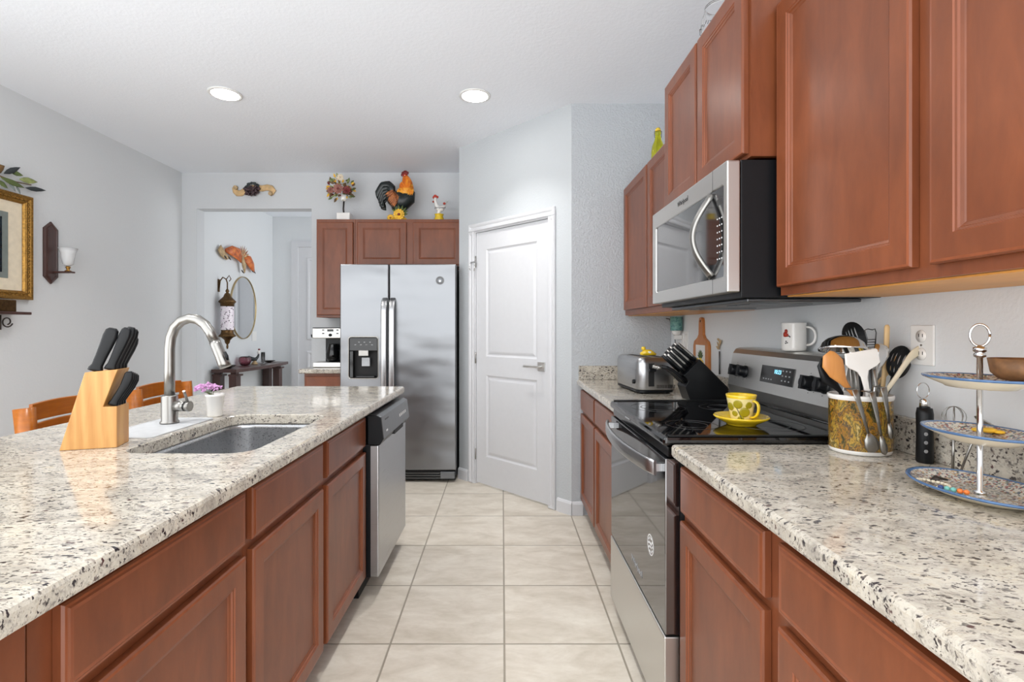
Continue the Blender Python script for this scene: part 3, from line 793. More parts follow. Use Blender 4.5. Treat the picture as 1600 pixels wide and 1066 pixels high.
for yk in (2.185, 2.115, 1.665, 1.590):
    kb = MB(); onp(kb)
    kb.lathe((yk, .066, 0), [(.026, .0006), (.026, .006), (.022, .010), (.0205, .030), (.018, .034), (0, .034)], 24)
    kb.box(yk-.007, yk+.007, .043, .089, .010, .038)
    kb.build('knob', M['black_plastic'], cp, bevel=.001)
mk = MB(); onp(mk)
for yk in (2.185, 2.115, 1.665, 1.590):
    for a in (-2.2, -1.3, -.4, .4+PI, 1.3): mk.box(yk+.034*math.cos(a)-.0015, yk+.034*math.cos(a)+.0015, .066+.034*math.sin(a)-.0015, .066+.034*math.sin(a)+.0015, .0003, .0008)
mk.build('dial_marks', M['ink'], cp)

# ================================================================= microwave
t = thing('microwave_oven', 'stainless over-the-range microwave with curved handle under the cherry cabinet', 'microwave', (.9, 1.8835, 1.366))
MY0, MY1 = 1.509, 2.258; MX = .675
MB().box(MX+.042, XR-.002, MY0, MY1, 1.352, 1.766).build('body', M['black_plastic'], t, bevel=.002)
Rm = lambda p: Vector((MX+.04-p[2], p[0], p[1]))
mb = MB(Rm); slab(mb, (MY0+.0, MY1, 1.368, 1.766), 0, .04, .006, .004, (1.535, 2.205, 1.418, 1.698), .008)
fd = mb.build('door', M['steel_h'], t)
MB().box(MX+.004, MX+.012, 1.5355, 2.2045, 1.4185, 1.6975).build('window_glass', M['mw_glass'], fd)
hn = MB(); N = 16
hn.loft([(MX+.002-.052*math.sin(PI*i/N), 1.625+.030*math.sin(PI*i/N), 1.425+.265*i/N) for i in range(N+1)], [(.015, .007)]*(N+1), 12, up=(1, 0, 0), power=.5)
hn.build('handle', M['nickel'], fd)
q = MB()
for r_ in range(7):
    for c_ in range(3): q.box(MX+.0032, MX+.004, 1.552+.016*c_, 1.557+.016*c_, 1.475+.021*r_, 1.479+.021*r_)
q.build('keypad_marks', M['label_white'], fd)
MB().box(MX+.0032, MX+.004, 1.548, 1.59, 1.645, 1.665).build('clock_display', M['dark_steel'], fd)
MB().box(MX-.0004, MX+.001, 1.6125, 1.6138, 1.370, 1.418).box(MX-.0004, MX+.001, 1.6125, 1.6138, 1.698, 1.764).build('door_seam', M['black_matte'], fd)
text('Whirlpool', .026, M['ink'], 'brand_lettering', fd, text_frame((MX-.0003, 1.88, 1.733), (0, -1, 0), (0, 0, 1)))
u = MB().box(.75, 1.10, MY0+.03, MY1-.03, 1.340, 1.3515)
u.build('underside_vent', M['dark_steel'], t, bevel=.003)
for yy in (1.62, 1.98):
    f_ = MB()
    for k_ in range(9): f_.box(.80, 1.0, yy+.02*k_, yy+.012+.02*k_, 1.337, 1.3398)
    f_.build('grease_filter', M['gunmetal'], t)
# ================================================================= small things
def at(px, py, Y): return Vector(((px-VX)*Y/F, Y, H-(py-VY)*Y/F))
def single(mb, name, mat, label, cat, group=None, **k): return mb.build(name, mat, None, label, cat, group, **k)
def leafshape(mb, base, tip, wdt, nrm=(0, -1, 0), th=.002, curl=.0):
    base = Vector(base); tip = Vector(tip); n = Vector(nrm).normalized()
    ax = tip-base; sd = ax.cross(n).normalized()*wdt
    pts = [base+ax*t+n*(curl*math.sin(PI*t)) for t in (0, .25, .5, .78, 1)]
    mb.loft(pts, [(wdt*.12, th), (wdt*.8, th), (wdt, th), (wdt*.6, th), (wdt*.05, th*.5)], 8, up=n)
def flower(mb, c, r, petals, m1, m2, nrm=(0, -1, 0), layers=2):
    c = Vector(c); n = Vector(nrm).normalized(); u = n.cross(Vector((0, 0, 1))).normalized(); v = u.cross(n)
    mb.mat(m1)
    for L in range(layers):
        rr = r*(1-.35*L)
        for k in range(petals):
            a = 2*PI*(k+.5*L)/petals
            d = u*math.cos(a)+v*math.sin(a)
            leafshape(mb, c+d*rr*.15+n*.003*L, c+d*rr+n*(.006+.006*L), rr*.34, n, r*.05, .0)
    mb.mat(m2).ball(c+n*r*.15, r*.26, 8)

# -- island: wooden knife block and its knives
bo = at(91, 705, 1.416); KB = frame(bo.x+.002, bo.y, math.radians(17)); ZK = .9145
mb = MB(KB); mb.prism([(0, ZK), (.138, ZK), (.138, ZK+.119), (.104, ZK+.119), (.140, ZK+.226), (.060, ZK+.219)], 'y', 0, .085)
single(mb, 'knife_block', M['pine'], 'slanted pale beech knife block with black-handled knives on the island', 'knife block', bevel=.0015)
def handle(mb, p0, d, L, wd, th, bend=0):
    """curved knife grip from p0 along d (a, z) in the block's frame"""
    a, y, z = p0; dl2 = math.hypot(*d); dx_, dz_ = d[0]/dl2, d[1]/dl2
    P = []; R_ = []
    for t, w_, s_ in ((0, 1.0, 0), (.06, .98, 0), (.14, .74, .0), (.35, .78, .25), (.6, .9, .5), (.82, 1.0, .45), (.95, .85, .2), (1, .45, 0)):
        off = bend*s_
        P.append((a+dx_*L*t-dz_*off, y, z+dz_*L*t+dx_*off)); R_.append((th, wd*w_/2))
    mb.loft([Vector(p) for p in P], R_, 12, up=(1, 0, 0), power=.7)
kn = [((.079, .014, ZK+.2215), .132, .038, 'with the widest grip, at the front left'), ((.116, .014, ZK+.2245), .130, .031, 'at the front right'),
      ((.118, .035, ZK+.2245), .132, .032, 'second row'), ((.120, .055, ZK+.2245), .126, .030, 'third row'),
      ((.126, .072, ZK+.2255), .098, .020, 'shortest, back right')]
for p, L, wd, lab in kn:
    mb = MB(KB); handle(mb, p, (.36, 1), L, wd, .0085, -.006 if wd < .03 else -.003)
    single(mb, 'kitchen_knife', M['black_plastic'], 'black-handled knife in the beech block top, '+lab, 'knife', 'knives in the beech block')
for i, yy in enumerate((.012, .029, .046, .063)):
    mb = MB(KB); handle(mb, (.1235, yy, ZK+.121), (.42, 1), .106-.004*i, .027, .0070, -.012)
    single(mb, 'steak_knife', M['black_plastic'], 'small black steak knife in the lower step of the beech block, '+('nearest the camera', 'second from the front', 'third from the front', 'farthest from the camera')[i], 'knife', 'steak knives in the beech block')

# -- faucet, mat, flower pot
fb = at(265, 661, 1.825)
t = thing('kitchen_faucet', 'tall gooseneck brushed nickel faucet behind the island sink', 'faucet', (fb.x, fb.y, .9145))
MB().lathe((fb.x, fb.y, .9175), [(.031, 0), (.031, .004), (.0265, .008), (.0265, .096), (.024, .100), (0, .1)], 28).build('base', M['nickel'], t)
pts = [at(a, b, 1.825) for a, b in ((265, 618), (265, 580), (265, 545), (267, 527), (273, 512), (283, 502), (296, 497.5), (309, 499.5), (320, 507), (328.5, 519), (335, 533))]
MB().tube(pts, .0172, 18, up=(0, 1, 0)).build('gooseneck', M['nickel'], t)
pts = [at(a, b, 1.825) for a, b in ((335.3, 533.5), (337.5, 538.5), (345, 556), (350, 568), (352.5, 574))]
MB().loft(pts, [.0185, .019, .0195, .021, .0205], 18, up=(0, 1, 0)).build('spray_head', M['nickel'], t)
MB().loft([at(351, 550, 1.805), at(354, 557, 1.805), at(356, 563, 1.805)], [(.005, .004), (.007, .006), (.004, .003)], 8, up=(0, 1, 0)).build('spray_button', M['black_plastic'], t)
lv = MB(); zl = .978
lv.mat(M['nickel']).tube([(fb.x+.024, fb.y-.004, zl), (fb.x+.062, fb.y-.008, zl)], .0185, 18).mat(M['black_matte']).tube([(fb.x+.0622, fb.y-.008, zl), (fb.x+.066, fb.y-.008, zl)], .0175, 18)
lv.mat(M['nickel']).tube([(fb.x+.0662, fb.y-.008, zl), (fb.x+.080, fb.y-.009, zl)], .0185, 18).loft([(fb.x+.073, fb.y-.01, zl+.01), (fb.x+.079, fb.y-.035, zl+.045), (fb.x+.083, fb.y-.05, zl+.06)], [(.005, .004)]*3, 8)
lv.build('lever', None, t)
mb = MB(); mb.rings([[(p[0], p[1], z) for p in rrect(-1.295, -1.100, 1.575, 1.93, .02, 5, i)] for i, z in ((0, .9142), (0, .9172), (.004, .9172), (.006, .9155), (.05, .9155))], smooth=False)
single(mb, 'faucet_mat', M['rubber_grey'], 'pale grey silicone splash mat around the faucet base', 'mat')
pc = Vector((-1.128, 1.975, .9145))
t = thing('flower_pot', 'small white ribbed flower pot with pink flowers beside the sink', 'plant pot', pc)
prof = [(.0245, 0), (.0265, .004), (.033, .078), (.0345, .079), (.0345, .088), (.031, .088), (.030, .074), (0, .074)]
MB().lathe(pc, prof, 28).build('pot', M['white_ceramic'], t)
fl = MB(); random.seed(3)
for k in range(46):
    a = random.random()*2*PI; r = random.random()**.5
    p = pc+Vector((-.026+.055*r*math.cos(a), .028*r*math.sin(a), .098+.016*random.random()+.014*math.cos(r*1.5)))
    for q in range(3):
        d = Vector((random.uniform(-1, 1), random.uniform(-1, .5), random.uniform(-.2, 1))).normalized()
        leafshape(fl, p, p+d*.011, .0042, (0, -1, .4), .0009)
fl.build('blossoms', M['pink'], t)
sm_ = MB()
for k in range(6): sm_.tube([pc+Vector((0, 0, .072)), pc+Vector((-.012*k*.6, .004*k-.01, .090)), pc+Vector((-.012*k, .004*k-.01, .1))], .0011, 6)
sm_.build('stems', M['leaf'], t)

# -- counter stools behind the island
def stool(y0, lab):
    X = -1.965; t = thing('counter_stool', lab, 'stool', (X+.2, y0+.22, 0), group='stools behind the island')
    W = .44
    for s in (0, 1):
        yb = y0+s*W
        MB().loft([(X+.02, yb, 0), (X, yb, .55), (X-.005, yb, .62), (X-.018, yb, .80), (X-.030, yb, .925)], [(.018, .018), (.019, .019), (.022, .03), (.022, .034), (.022, .036)], 8, up=(1, 0, 0), power=.35).build('leg', M['amber_wood'], t)
        MB().box(X+.36, X+.395, yb-.017, yb+.017, 0, .60).build('leg', M['amber_wood'], t, bevel=.004)
    MB().box(X+.0, X+.42, y0-.02, y0+W+.02, .602, .632).build('seat', M['amber_wood'], t, bevel=.01)
    for z0, z1, nm in ((.865, .936, 'top_rail'), (.795, .85, 'back_slat'), (.72, .775, 'back_slat')):
        mb = MB(); n = 8; ya, yb_ = y0+.036, y0+W-.036
        rings = []
        for i in range(n+1):
            u = i/n; cx = -.022*math.sin(PI*u); y = ya+(yb_-ya)*u; zt = z1+.006*math.sin(PI*u)
            b0 = X-.012-(z0-.62)*.08+cx; b1 = X-.012-(z1-.62)*.08+cx
            rings.append([(b0-.009, y, z0), (b0+.009, y, z0), (b1+.009, y, zt), (b1-.009, y, zt)])
        mb.rings(rings, smooth=False); mb.build(nm, M['amber_wood'], t, bevel=.003)
    for s in (0, 1):
        MB().box(X+.022, X+.358, y0+s*W-.01, y0+s*W+.01, .22, .245).build('stretcher', M['amber_wood'], t)
    MB().box(X+.368, X+.388, y0+.018, y0+W-.018, .18, .205).build('stretcher', M['amber_wood'], t)
    return t
stool(2.10, 'amber wooden stool whose back shows behind the beech knife block')
stool(2.725, 'amber wooden stool whose back shows behind the faucet')

# -- coffee maker
cz = .9145
t = thing('coffee_maker', 'black and steel coffee maker on the small worktop beside the fridge', 'coffee maker', (-1.54, 4.55, cz))
MB().box(-1.665, -1.40, 4.42, 4.66, cz, cz+.045).build('base', M['steel_h'], t, bevel=.006)
MB().box(-1.60, -1.40, 4.56, 4.66, cz+.0455, cz+.255).build('tower', M['black_plastic'], t, bevel=.004)
MB().box(-1.675, -1.40, 4.43, 4.66, cz+.256, cz+.345).build('brew_head', M['steel_h'], t, bevel=.008)
MB().box(-1.672, -1.405, 4.44, 4.655, cz+.3455, cz+.352).build('lid', M['black_plastic'], t)
MB().lathe((-1.51, 4.49, cz+.0455), [(.035, 0), (.058, .03), (.062, .07), (.05, .12), (.04, .15), (.042, .16), (0, .16)], 24).build('carafe', M['black_gloss'], t)
MB().tube([(-1.452, 4.48, cz+.15), (-1.43, 4.45, cz+.14), (-1.435, 4.45, cz+.07), (-1.458, 4.47, cz+.06)], .007, 8).build('carafe_handle', M['black_plastic'], t)
MB().lathe((-1.69, 4.50, cz+.262), [(.014, 0), (.018, .008), (.018, .028), (0, .03)], 14).build('side_knob', M['black_plastic'], t)
for i, (a, b) in enumerate(((-1.575, .33), (-1.575, .30), (-1.45, .33), (-1.45, .30))):
    MB().box(a-.01, a+.01, 4.4275, 4.4295, cz+b-.006, cz+b+.004).build('button', M['black_plastic'], t)
MB().box(-1.54, -1.485, 4.4275, 4.4295, cz+.315, cz+.337).build('display', M['black_gloss'], t)
MB(lambda p: Vector((-1.512+p[0], 4.429-p[2], cz+.285+p[1]))).lathe((0, 0, 0), [(.014, 0), (.013, .012), (0, .012)], 16).build('dial', M['black_plastic'], t)

# ================================================================= on the back wall cabinets
ZT = 2.2555
# rooster, in the frame of (column, row) of a side view
def RP(cx, cy, dy=0, Y=4.70): return at(480+cx/4.1, 250+cy/4.1, Y)+Vector((0, dy, -.026))
t = thing('rooster_figurine', 'large painted rooster standing on sunflowers, above the fridge', 'figurine', Vector((RP(590, 0).x, 4.70, ZT)))
b = MB().loft([RP(515, 205), RP(540, 222), RP(575, 240), RP(615, 242), RP(645, 222), RP(658, 185), RP(655, 165)], [(.03, .03), (.065, .065), (.092, .085), (.096, .085), (.078, .07), (.05, .05), (.02, .02)], 20, up=(0, -1, 0))
b.loft([RP(560, 250), RP(580, 290), RP(600, 330)], [(.05, .06), (.05, .055), (.02, .025)], 14, up=(0, -1, 0))
b.build('body', M['feather_black'], t)
n_ = MB().mat(M['yellow_orange']).loft([RP(600, 205), RP(628, 190), RP(640, 165), RP(642, 140)], [(.05, .05), (.072, .068), (.064, .060), (.054, .050)], 18, up=(0, -1, 0))
random.seed(5)
for k in range(16):
    a = 585+k*6.2
    leafshape(n_, RP(a+8, 175+(k % 3)*3, -.052), RP(a, 212+10*(k % 2), -.062), .010, (0, -1, 0), .004)
n_.mat(M['orange']).loft([RP(640, 165), RP(640, 130), RP(634, 105), RP(627, 88)], [(.062, .058), (.050, .045), (.038, .034), (.025, .024)], 18, up=(0, -1, 0))
for k in range(8):
    a = 608+k*8; leafshape(n_, RP(a+2, 130, -.04), RP(a-6, 175, -.064), .012, (0, -1, 0), .004)
n_.build('neck', None, t)
hd_ = MB().ball(RP(628, 84), (.024, .022, .024), 14); hd_.build('head', M['red'], t)
c_ = MB()
for a, bb, rr in ((612, 78, .018), (617, 68, .02), (628, 62, .021), (640, 66, .017)): c_.ball(RP(a, bb), (rr, .006, rr), 10)
c_.build('comb', M['maroon'], t)
MB().ball(RP(642, 112, -.01), (.012, .008, .024), 10).build('wattle', M['red'], t)
MB().loft([RP(642, 88), RP(650, 92), RP(656, 98)], [.008, .005, .001], 8).build('beak', M['sunflower'], t)
MB().ball(RP(628, 84, -.020), .005, 8).build('eye', M['white_ceramic'], t)
tl = MB()
for k in range(11):
    s_ = k/10; oy = (-.035 if k % 2 else .0)+.004*k
    P = [RP(548, 205+3*k, oy), RP(548-28*s_, 158+60*s_, oy-.01), RP(522-28*s_, 134+92*s_, oy), RP(484-10*s_, 138+112*s_, oy), RP(452+30*s_, 185+96*s_, oy+.01), RP(446+52*s_, 225+72*s_, oy+.01)]
    # smooth
    Q = []
    for i in range(len(P)-1):
        for u in (0, .5): Q.append(P[i].lerp(P[i+1], u))
    Q.append(P[-1])
    tl.loft(Q, [(.018, .008)]+[(.026, .010)]*(len(Q)-3)+[(.016, .008), (.003, .002)], 8, up=(0, -1, 0))
tl.build('tail', M['feather_black'], t)
wg = MB()
for k in range(7): leafshape(wg, RP(562+6*k, 190+6*k, -.08), RP(512+9*k, 222+13*k, -.086), .014, (0, -1, .2), .005)
for k in range(5): leafshape(wg, RP(575+4*k, 205+10*k, -.088), RP(530+6*k, 262+9*k, -.090), .012, (0, -1, .2), .004)
wg.build('wing', M['rust'], t)
bs = MB().mat(M['sunflower']).lathe(Vector((RP(588, 0).x, 4.70, ZT)), [(.082, 0), (.085, .012), (.07, .03), (.045, .05), (.03, .09), (0, .095)], 20)
bs.mat(M['leaf'])
for a in range(7): leafshape(bs, RP(600, 340, -.05), RP(600+55*math.cos(a*.5-.3), 325-45*math.sin(a*.5-.3), -.06), .016, (0, -1, .3), .003)
bs.build('flower_base', None, t)
f_ = MB(); flower(f_, RP(600, 345, -.085), .055, 13, M['sunflower'], M['maroon']); f_.build('sunflower', None, t)
f_ = MB(); flower(f_, RP(545, 365, -.07), .035, 11, M['sunflower'], M['rust']); f_.build('sunflower', None, t)

# small white rooster
def SP(cx, cy, dy=0): return RP(cx, cy, dy)
bx = SP(845, 0).x
t = thing('rooster_figurine', 'small white rooster with red comb on a yellow base, above the right cabinet door', 'figurine', (bx, 4.70, ZT))
MB().lathe((bx, 4.70, ZT), [(.048, 0), (.05, .01), (.036, .05), (.044, .068), (.02, .072), (0, .072)], 20).build('base', M['yellow_glaze'], t)
b = MB().mat(M['white_ceramic']).loft([SP(840, 345), SP(845, 310), SP(850, 290)], [.012, .018, .02], 10)
b.loft([SP(885, 275), SP(862, 295), SP(840, 295), SP(828, 272), SP(820, 245), SP(822, 225)], [(.012, .015), (.028, .03), (.028, .03), (.018, .02), (.013, .014), (.014, .016)], 14, up=(0, -1, 0))
for k in range(6): b.loft([SP(868, 292), SP(885+2*k, 262-4*k+8*(k > 2)), SP(905-7*k, 262+5*k-20)], [(.008, .012), (.008, .012), (.003, .006)], 8, up=(0, -1, 0))
b.mat(M['ink'])
for k in range(8): b.tube([SP(820+9*k, 300-2*(k % 3), -.03), SP(826+9*k, 290, -.034)], .0025, 6)
b.build('body', None, t)
c_ = MB()
for a, bb, rr in ((812, 222, .014), (820, 214, .016), (832, 220, .014), (808, 250, .010)): c_.ball(SP(a, bb), (rr, .006, rr), 10)
c_.ball(SP(880, 265, -.02), (.013, .006, .013), 10)
c_.build('comb', M['red'], t)
# bouquet on a pedestal
bx = RP(240, 0).x
t = thing('flower_arrangement', 'dried flower bouquet in a small white pedestal stand, above the tall narrow cabinet', 'flowers', (bx, 4.70, ZT))
MB().box(bx-.062, bx+.062, 4.65, 4.75, ZT, ZT+.075).build('pedestal', M['white_ceramic'], t, bevel=.006)
MB().mat(M['iron']).tube([(bx-.008, 4.70, ZT+.0755), (bx-.012, 4.70, ZT+.12), (bx-.006, 4.70, ZT+.20)], .008, 8).mat(M['white_ceramic']).lathe((bx-.008, 4.70, ZT+.19), [(.01, 0), (.026, .01), (.032, .06), (.03, .06), (0, .05)], 16).build('stem_holder', None, t)
random.seed(11); fo = MB(); cc = RP(212, 172)
for k in range(110):
    m_ = random.choice([M['brown_leaf'], M['leaf'], M['brown_leaf'], M['leaf_pale'], M['sunflower'], M['burgundy']])
    a = random.random()*2*PI; r = .03+.085*random.random()
    p = cc+Vector((r*math.cos(a), random.uniform(-.05, .04), r*.9*math.sin(a)+.01))
    d = (p-cc).normalized()+Vector((random.uniform(-.6, .6), 0, random.uniform(-.6, .6)))
    fo.mat(m_); leafshape(fo, p, p+d.normalized()*random.uniform(.03, .05), .011, (0, -1, 0), .0015)
fo.build('foliage', None, t)
for (a, bb, r, m1, m2) in ((215, 180, .052, M['mauve'], M['burgundy']), (268, 188, .042, M['burgundy'], M['maroon']), (165, 190, .034, M['mauve'], M['brown_leaf']), (228, 108, .034, M['cream'], M['mauve'])):
    f_ = MB(); flower(f_, RP(a, bb, -.07), r, 9, m1, m2, layers=3); f_.build('blossom', None, t)

# on the right wall cabinets
bp = Vector((.905, 2.92, 2.2005))
t = thing('bottle', 'yellow-green glass bottle with clip stopper on the cabinets beyond the microwave', 'bottle', bp)
MB().lathe(bp, [(.036, 0), (.038, .008), (.038, .085), (.034, .115), (.020, .15), (.0155, .175), (.0165, .185), (.018, .188), (.018, .20), (0, .20)], 24).build('glass_body', M['glass_yellow'], t)
MB().lathe(bp+Vector((0, 0, .2005)), [(.016, 0), (.017, .008), (.012, .02), (0, .022)], 16).build('stopper', M['yellow_glaze'], t)
MB().tube([bp+Vector((-.019, 0, .165)), bp+Vector((-.022, 0, .20)), bp+Vector((0, 0, .226)), bp+Vector((.022, 0, .20)), bp+Vector((.019, 0, .165))], .0015, 6).build('wire_clip', M['iron'], t)
jp = Vector((.845, 1.955, 2.3455))
t = thing('glass_jar', 'clear glass jar with grey lettering on top of the cabinet over the microwave', 'jar', jp)
MB().lathe(jp, [(.050, 0), (.062, .01), (.070, .06), (.066, .12), (.055, .15), (.055, .165), (.051, .165), (.051, .15), (.062, .12), (.066, .06), (.058, .013), (0, .010)], 28).build('glass_body', M['glass'], t)
mk = MB()
for k in range(14):
    a = PI*(.72+.045*k); mk.tube([jp+Vector((.0715*math.cos(a), .0715*math.sin(a), .075+.006*(k % 2))), jp+Vector((.0713*math.cos(a+.07), .0713*math.sin(a+.07), .092-.005*(k % 3)))], .0012, 5)
mk.build('lettering', M['ink'], t)

# ================================================================= left wall
def LW(y, z, off=0): return Vector((XL+off, y, z))
t = thing('picture_frame', 'dark painting in a wide antique gold frame on the long grey wall', 'picture', (XL+.001, 2.93, 1.45))
y0, y1, z0, z1 = 2.53, 3.315, 1.445, 2.12
Rl = lambda p: Vector((XL+.001+p[2], p[0], p[1]))
mb = MB(Rl); pr = [(0, 0), (0, .030), (.006, .036), (.018, .034), (.030, .024), (.040, .028), (.048, .022), (.056, .012)]
mb.rings([[(y0+i, z0+i, d), (y1-i, z0+i, d), (y1-i, z1-i, d), (y0+i, z1-i, d)] for i, d in pr]+[[(y0+.056, z0+.056, 0), (y1-.056, z0+.056, 0), (y1-.056, z1-.056, 0), (y0+.056, z1-.056, 0)]], cap0=False, cap1=False, smooth=False)
k = 0
for yy in [y0+.03+i*.026 for i in range(int((y1-y0-.06)/.026)+1)]:
    for zz in (z0+.028, z1-.028): mb.ball((yy, zz, .028), (.011, .007, .005), 8)
for zz in [z0+.05+i*.026 for i in range(int((z1-z0-.1)/.026)+1)]:
    for yy in (y0+.028, y1-.028): mb.ball((yy, zz, .028), (.007, .011, .005), 8)
mb.build('frame', M['gold'], t)
MB(Rl).box(y0+.052, y1-.052, z0+.052, z1-.052, .002, .008).build('mat', M['cream'], t)
MB(Rl).box(y0+.15, y1-.15, z0+.13, z1-.13, .0083, .011).build('inner_mat', M['grey_mat'], t)
MB(Rl).box(y0+.19, y1-.19, z0+.165, z1-.165, .0113, .0125).build('painting', M['painting'], t)
# sconce
t = thing('wall_sconce', 'dark wooden candle sconce with a clear glass cup on the long grey wall', 'candle holder', (XL+.001, 3.47, 1.57))
pts = lambda i, zc=0: [(3.47-.055+i, 1.615+i*.4), (3.47, 1.565+i), (3.47+.055-i, 1.615+i*.4), (3.47+.055-i, 1.945-i*.4), (3.47, 1.995-i), (3.47-.055+i, 1.945-i*.4)]
mb = MB(Rl); mb.rings([[(a, b, d) for a, b in pts(i)] for i, d in ((0, 0), (0, .010), (.008, .016), (.020, .018), (.024, .014), (.03, .014))], smooth=False)
mb.build('back_plate', M['espresso'], t)
yc, zc, xo = 3.50, 1.655, XL+.10
MB().box(XL+.015, xo+.035, yc-.02, yc+.02, zc-.012, zc).build('shelf_arm', M['espresso'], t, bevel=.003)
MB().lathe((xo, yc, zc+.0005), [(.018, 0), (.020, .004), (.008, .010), (.012, .022), (.016, .030), (.008, .036), (0, .036)], 16).build('cup_stem', M['gold'], t)
MB().lathe((xo, yc, zc+.037), [(.012, 0), (.030, .012), (.036, .05), (.042, .09), (.055, .125), (.052, .125), (.039, .09), (.033, .05), (.026, .015), (0, .006)], 24).build('glass_cup', M['glass_frost'], t)
# little shelf with scroll bracket
t = thing('wall_shelf', 'small dark bracket shelf with iron scroll under the gold picture frame', 'shelf', (XL+.001, 2.98, 1.30))
MB().box(XL+.001, XL+.13, 2.70, 3.20, 1.345, 1.362).build('board', M['espresso'], t, bevel=.004)
sc_ = MB()
for yy in (2.78, 3.12):
    P = [(XL+.004, yy, 1.344)]+[(XL+.05+.035*math.cos(a)*(1-k/40), yy, 1.30+.035*math.sin(a)*(1-k/40)) for k, a in enumerate([PI*.9-i*.35+PI for i in range(22)])]
    MB().tube([(XL+.008, yy, 1.343), (XL+.008, yy, 1.25)], .005, 8).tube(P[1:], .004, 8).build('scroll_bracket', M['iron'], t)
single(MB().box(XL+.02, XL+.10, 2.86, 3.13, 1.3625, 1.435), 'wooden_box', M['bronze'], 'small dark bronze box on the bracket shelf below the gold frame', 'box', bevel=.004)
# leafy swag over the frame
random.seed(21); mb = MB()
t = thing('leaf_garland', 'leafy garland with dark and green leaves above the gold frame', 'garland', (XL+.001, 3.0, 2.16))
mb.tube([LW(2.62, 2.19, .02), LW(2.85, 2.22, .03), LW(3.05, 2.20, .03), LW(3.20, 2.19, .03), LW(3.30, 2.20, .03)], .004, 6)
mb.build('stem', M['brown_leaf'], t)
for k, (yy, zz, dy_, dz_, w_, mm) in enumerate(((3.22, 2.215, .11, .012, .020, 'leaf_pale'), (3.26, 2.17, .12, .015, .016, 'leaf_dark'), (3.12, 2.22, .07, .06, .018, 'leaf_dark'), (3.16, 2.245, .07, -.005, .016, 'leaf'),
        (3.10, 2.19, .13, -.03, .018, 'leaf'), (3.02, 2.24, -.03, .07, .030, 'brown_leaf'), (2.98, 2.22, -.05, .05, .034, 'brown_leaf'), (3.04, 2.21, .06, .05, .030, 'brown_leaf'), (3.0, 2.20, .05, -.05, .028, 'leaf_pale'),
        (2.9, 2.23, -.07, .04, .022, 'leaf'), (2.82, 2.22, -.08, -.02, .022, 'leaf_pale'), (2.74, 2.2, -.08, .03, .02, 'leaf_dark'), (3.08, 2.17, .05, -.04, .016, 'leaf'), (3.15, 2.18, .02, -.06, .014, 'grey_mat'), (3.20, 2.17, -.01, -.06, .012, 'grey_mat'), (3.05, 2.16, -.01, -.05, .016, 'grey_mat'))):
    q = MB(); leafshape(q, LW(yy, zz, .03), LW(yy+dy_, zz+dz_, .045+.01*(k % 3)), w_, (1, 0, 0), .0018); q.build('leaf', M[mm], t)
# scroll plaque over the opening
def BW(cx, cy, off=.02): return at(300+cx/5.33, 250+cy/5.33, YB)-Vector((0, off, 0))
t = thing('wall_plaque', 'carved scroll plaque with grapes and leaves above the hall opening', 'wall ornament', (BW(515, 0).x, YB-.001, 2.62))
P = [BW(x, y, .012) for x, y in ((372, 225), (352, 238), (362, 262), (385, 280), (415, 280), (450, 255), (490, 240), (540, 235), (590, 240), (630, 232), (665, 240), (685, 262), (672, 285), (650, 288))]
MB().loft(P, [(.010, .006), (.016, .008), (.024, .008)]+[(.030, .009)]*8+[(.024, .008), (.016, .008), (.010, .006)], 10, up=(0, -1, 0)).build('scroll', M['parchment'], t)
q = MB()
for x, y in ((372, 236), (663, 285)): q.lathe(BW(x, y, .02), [(.02, -.012), (.02, .012)], 14, rot=Matrix.Rotation(PI/2, 3, 'X'))
q.build('scroll_curls', M['shell_tan'], t)
random.seed(2); q = MB()
for k in range(40): q.ball(BW(515+random.gauss(0, 24), 255+random.gauss(0, 18), .038+random.random()*.018), .015, 8)
q.build('grapes', M['grape'], t)
for k in range(11):
    a = k*2*PI/11; cx, cy = 515+38*math.cos(a), 245+34*math.sin(a)
    q = MB(); leafshape(q, BW(cx-10*math.cos(a), cy, .03), BW(515+70*math.cos(a), 250+62*math.sin(a), .03), .022, (0, -1, 0), .003); q.build('leaf', M['grape'] if math.sin(a) > 0 else M['leaf_dark'], t)

# ================================================================= hall
HX = XL
t = thing('console_table', 'dark wooden console table along the hall wall below the oval mirror', 'table', (-2.97, 6.0, 0))
CT = .82
mb = MB(); n = 12; fr_ = [(-2.80-.05*(2*i/n-1)**2+.02, 5.36+1.30*i/n) for i in range(n+1)]
mb.prism([(HX+.02, 5.36)]+fr_+[(HX+.02, 6.66)], 'z', CT-.035, CT)
mb.build('table_top', M['espresso'], t, bevel=.003)
for (xx, yy) in ((-3.055, 5.42), (-2.88, 5.42), (-3.055, 6.55), (-2.88, 6.45)):
    q = MB().box(xx-.04, xx+.04, yy-.045, yy+.045, .0, CT-.075).box(xx-.045, xx+.065, yy-.05, yy+.05, CT-.0745, CT-.055).box(xx-.03, xx+.03, yy-.03, yy+.03, CT-.0545, CT-.0355)
    q.build('leg', M['espresso'], t)
MB().box(-3.01, -2.925, 5.38, 6.5, .10, .12).build('lower_shelf', M['espresso'], t)
# mirror
t = thing('oval_mirror', 'tall oval mirror in a thin pale gold frame on the hall wall', 'mirror', (HX+.001, 6.05, 1.13))
q = MB(Rl); ov = lambda r, d: [(6.05+(.30-r)*math.cos(a*PI/24), 1.505+(.375-r)*math.sin(a*PI/24), d) for a in range(48)]
MB(Rl).rings([ov(.008, .0), ov(.008, .012)], smooth=False).build('mirror_glass', M['mirror'], t)
MB(Rl).rings([ov(0, 0), ov(0, .020), ov(.004, .022), ov(.008, .020), ov(.008, .013)], cap0=False, cap1=False).build('frame', M['gold_thin'], t)
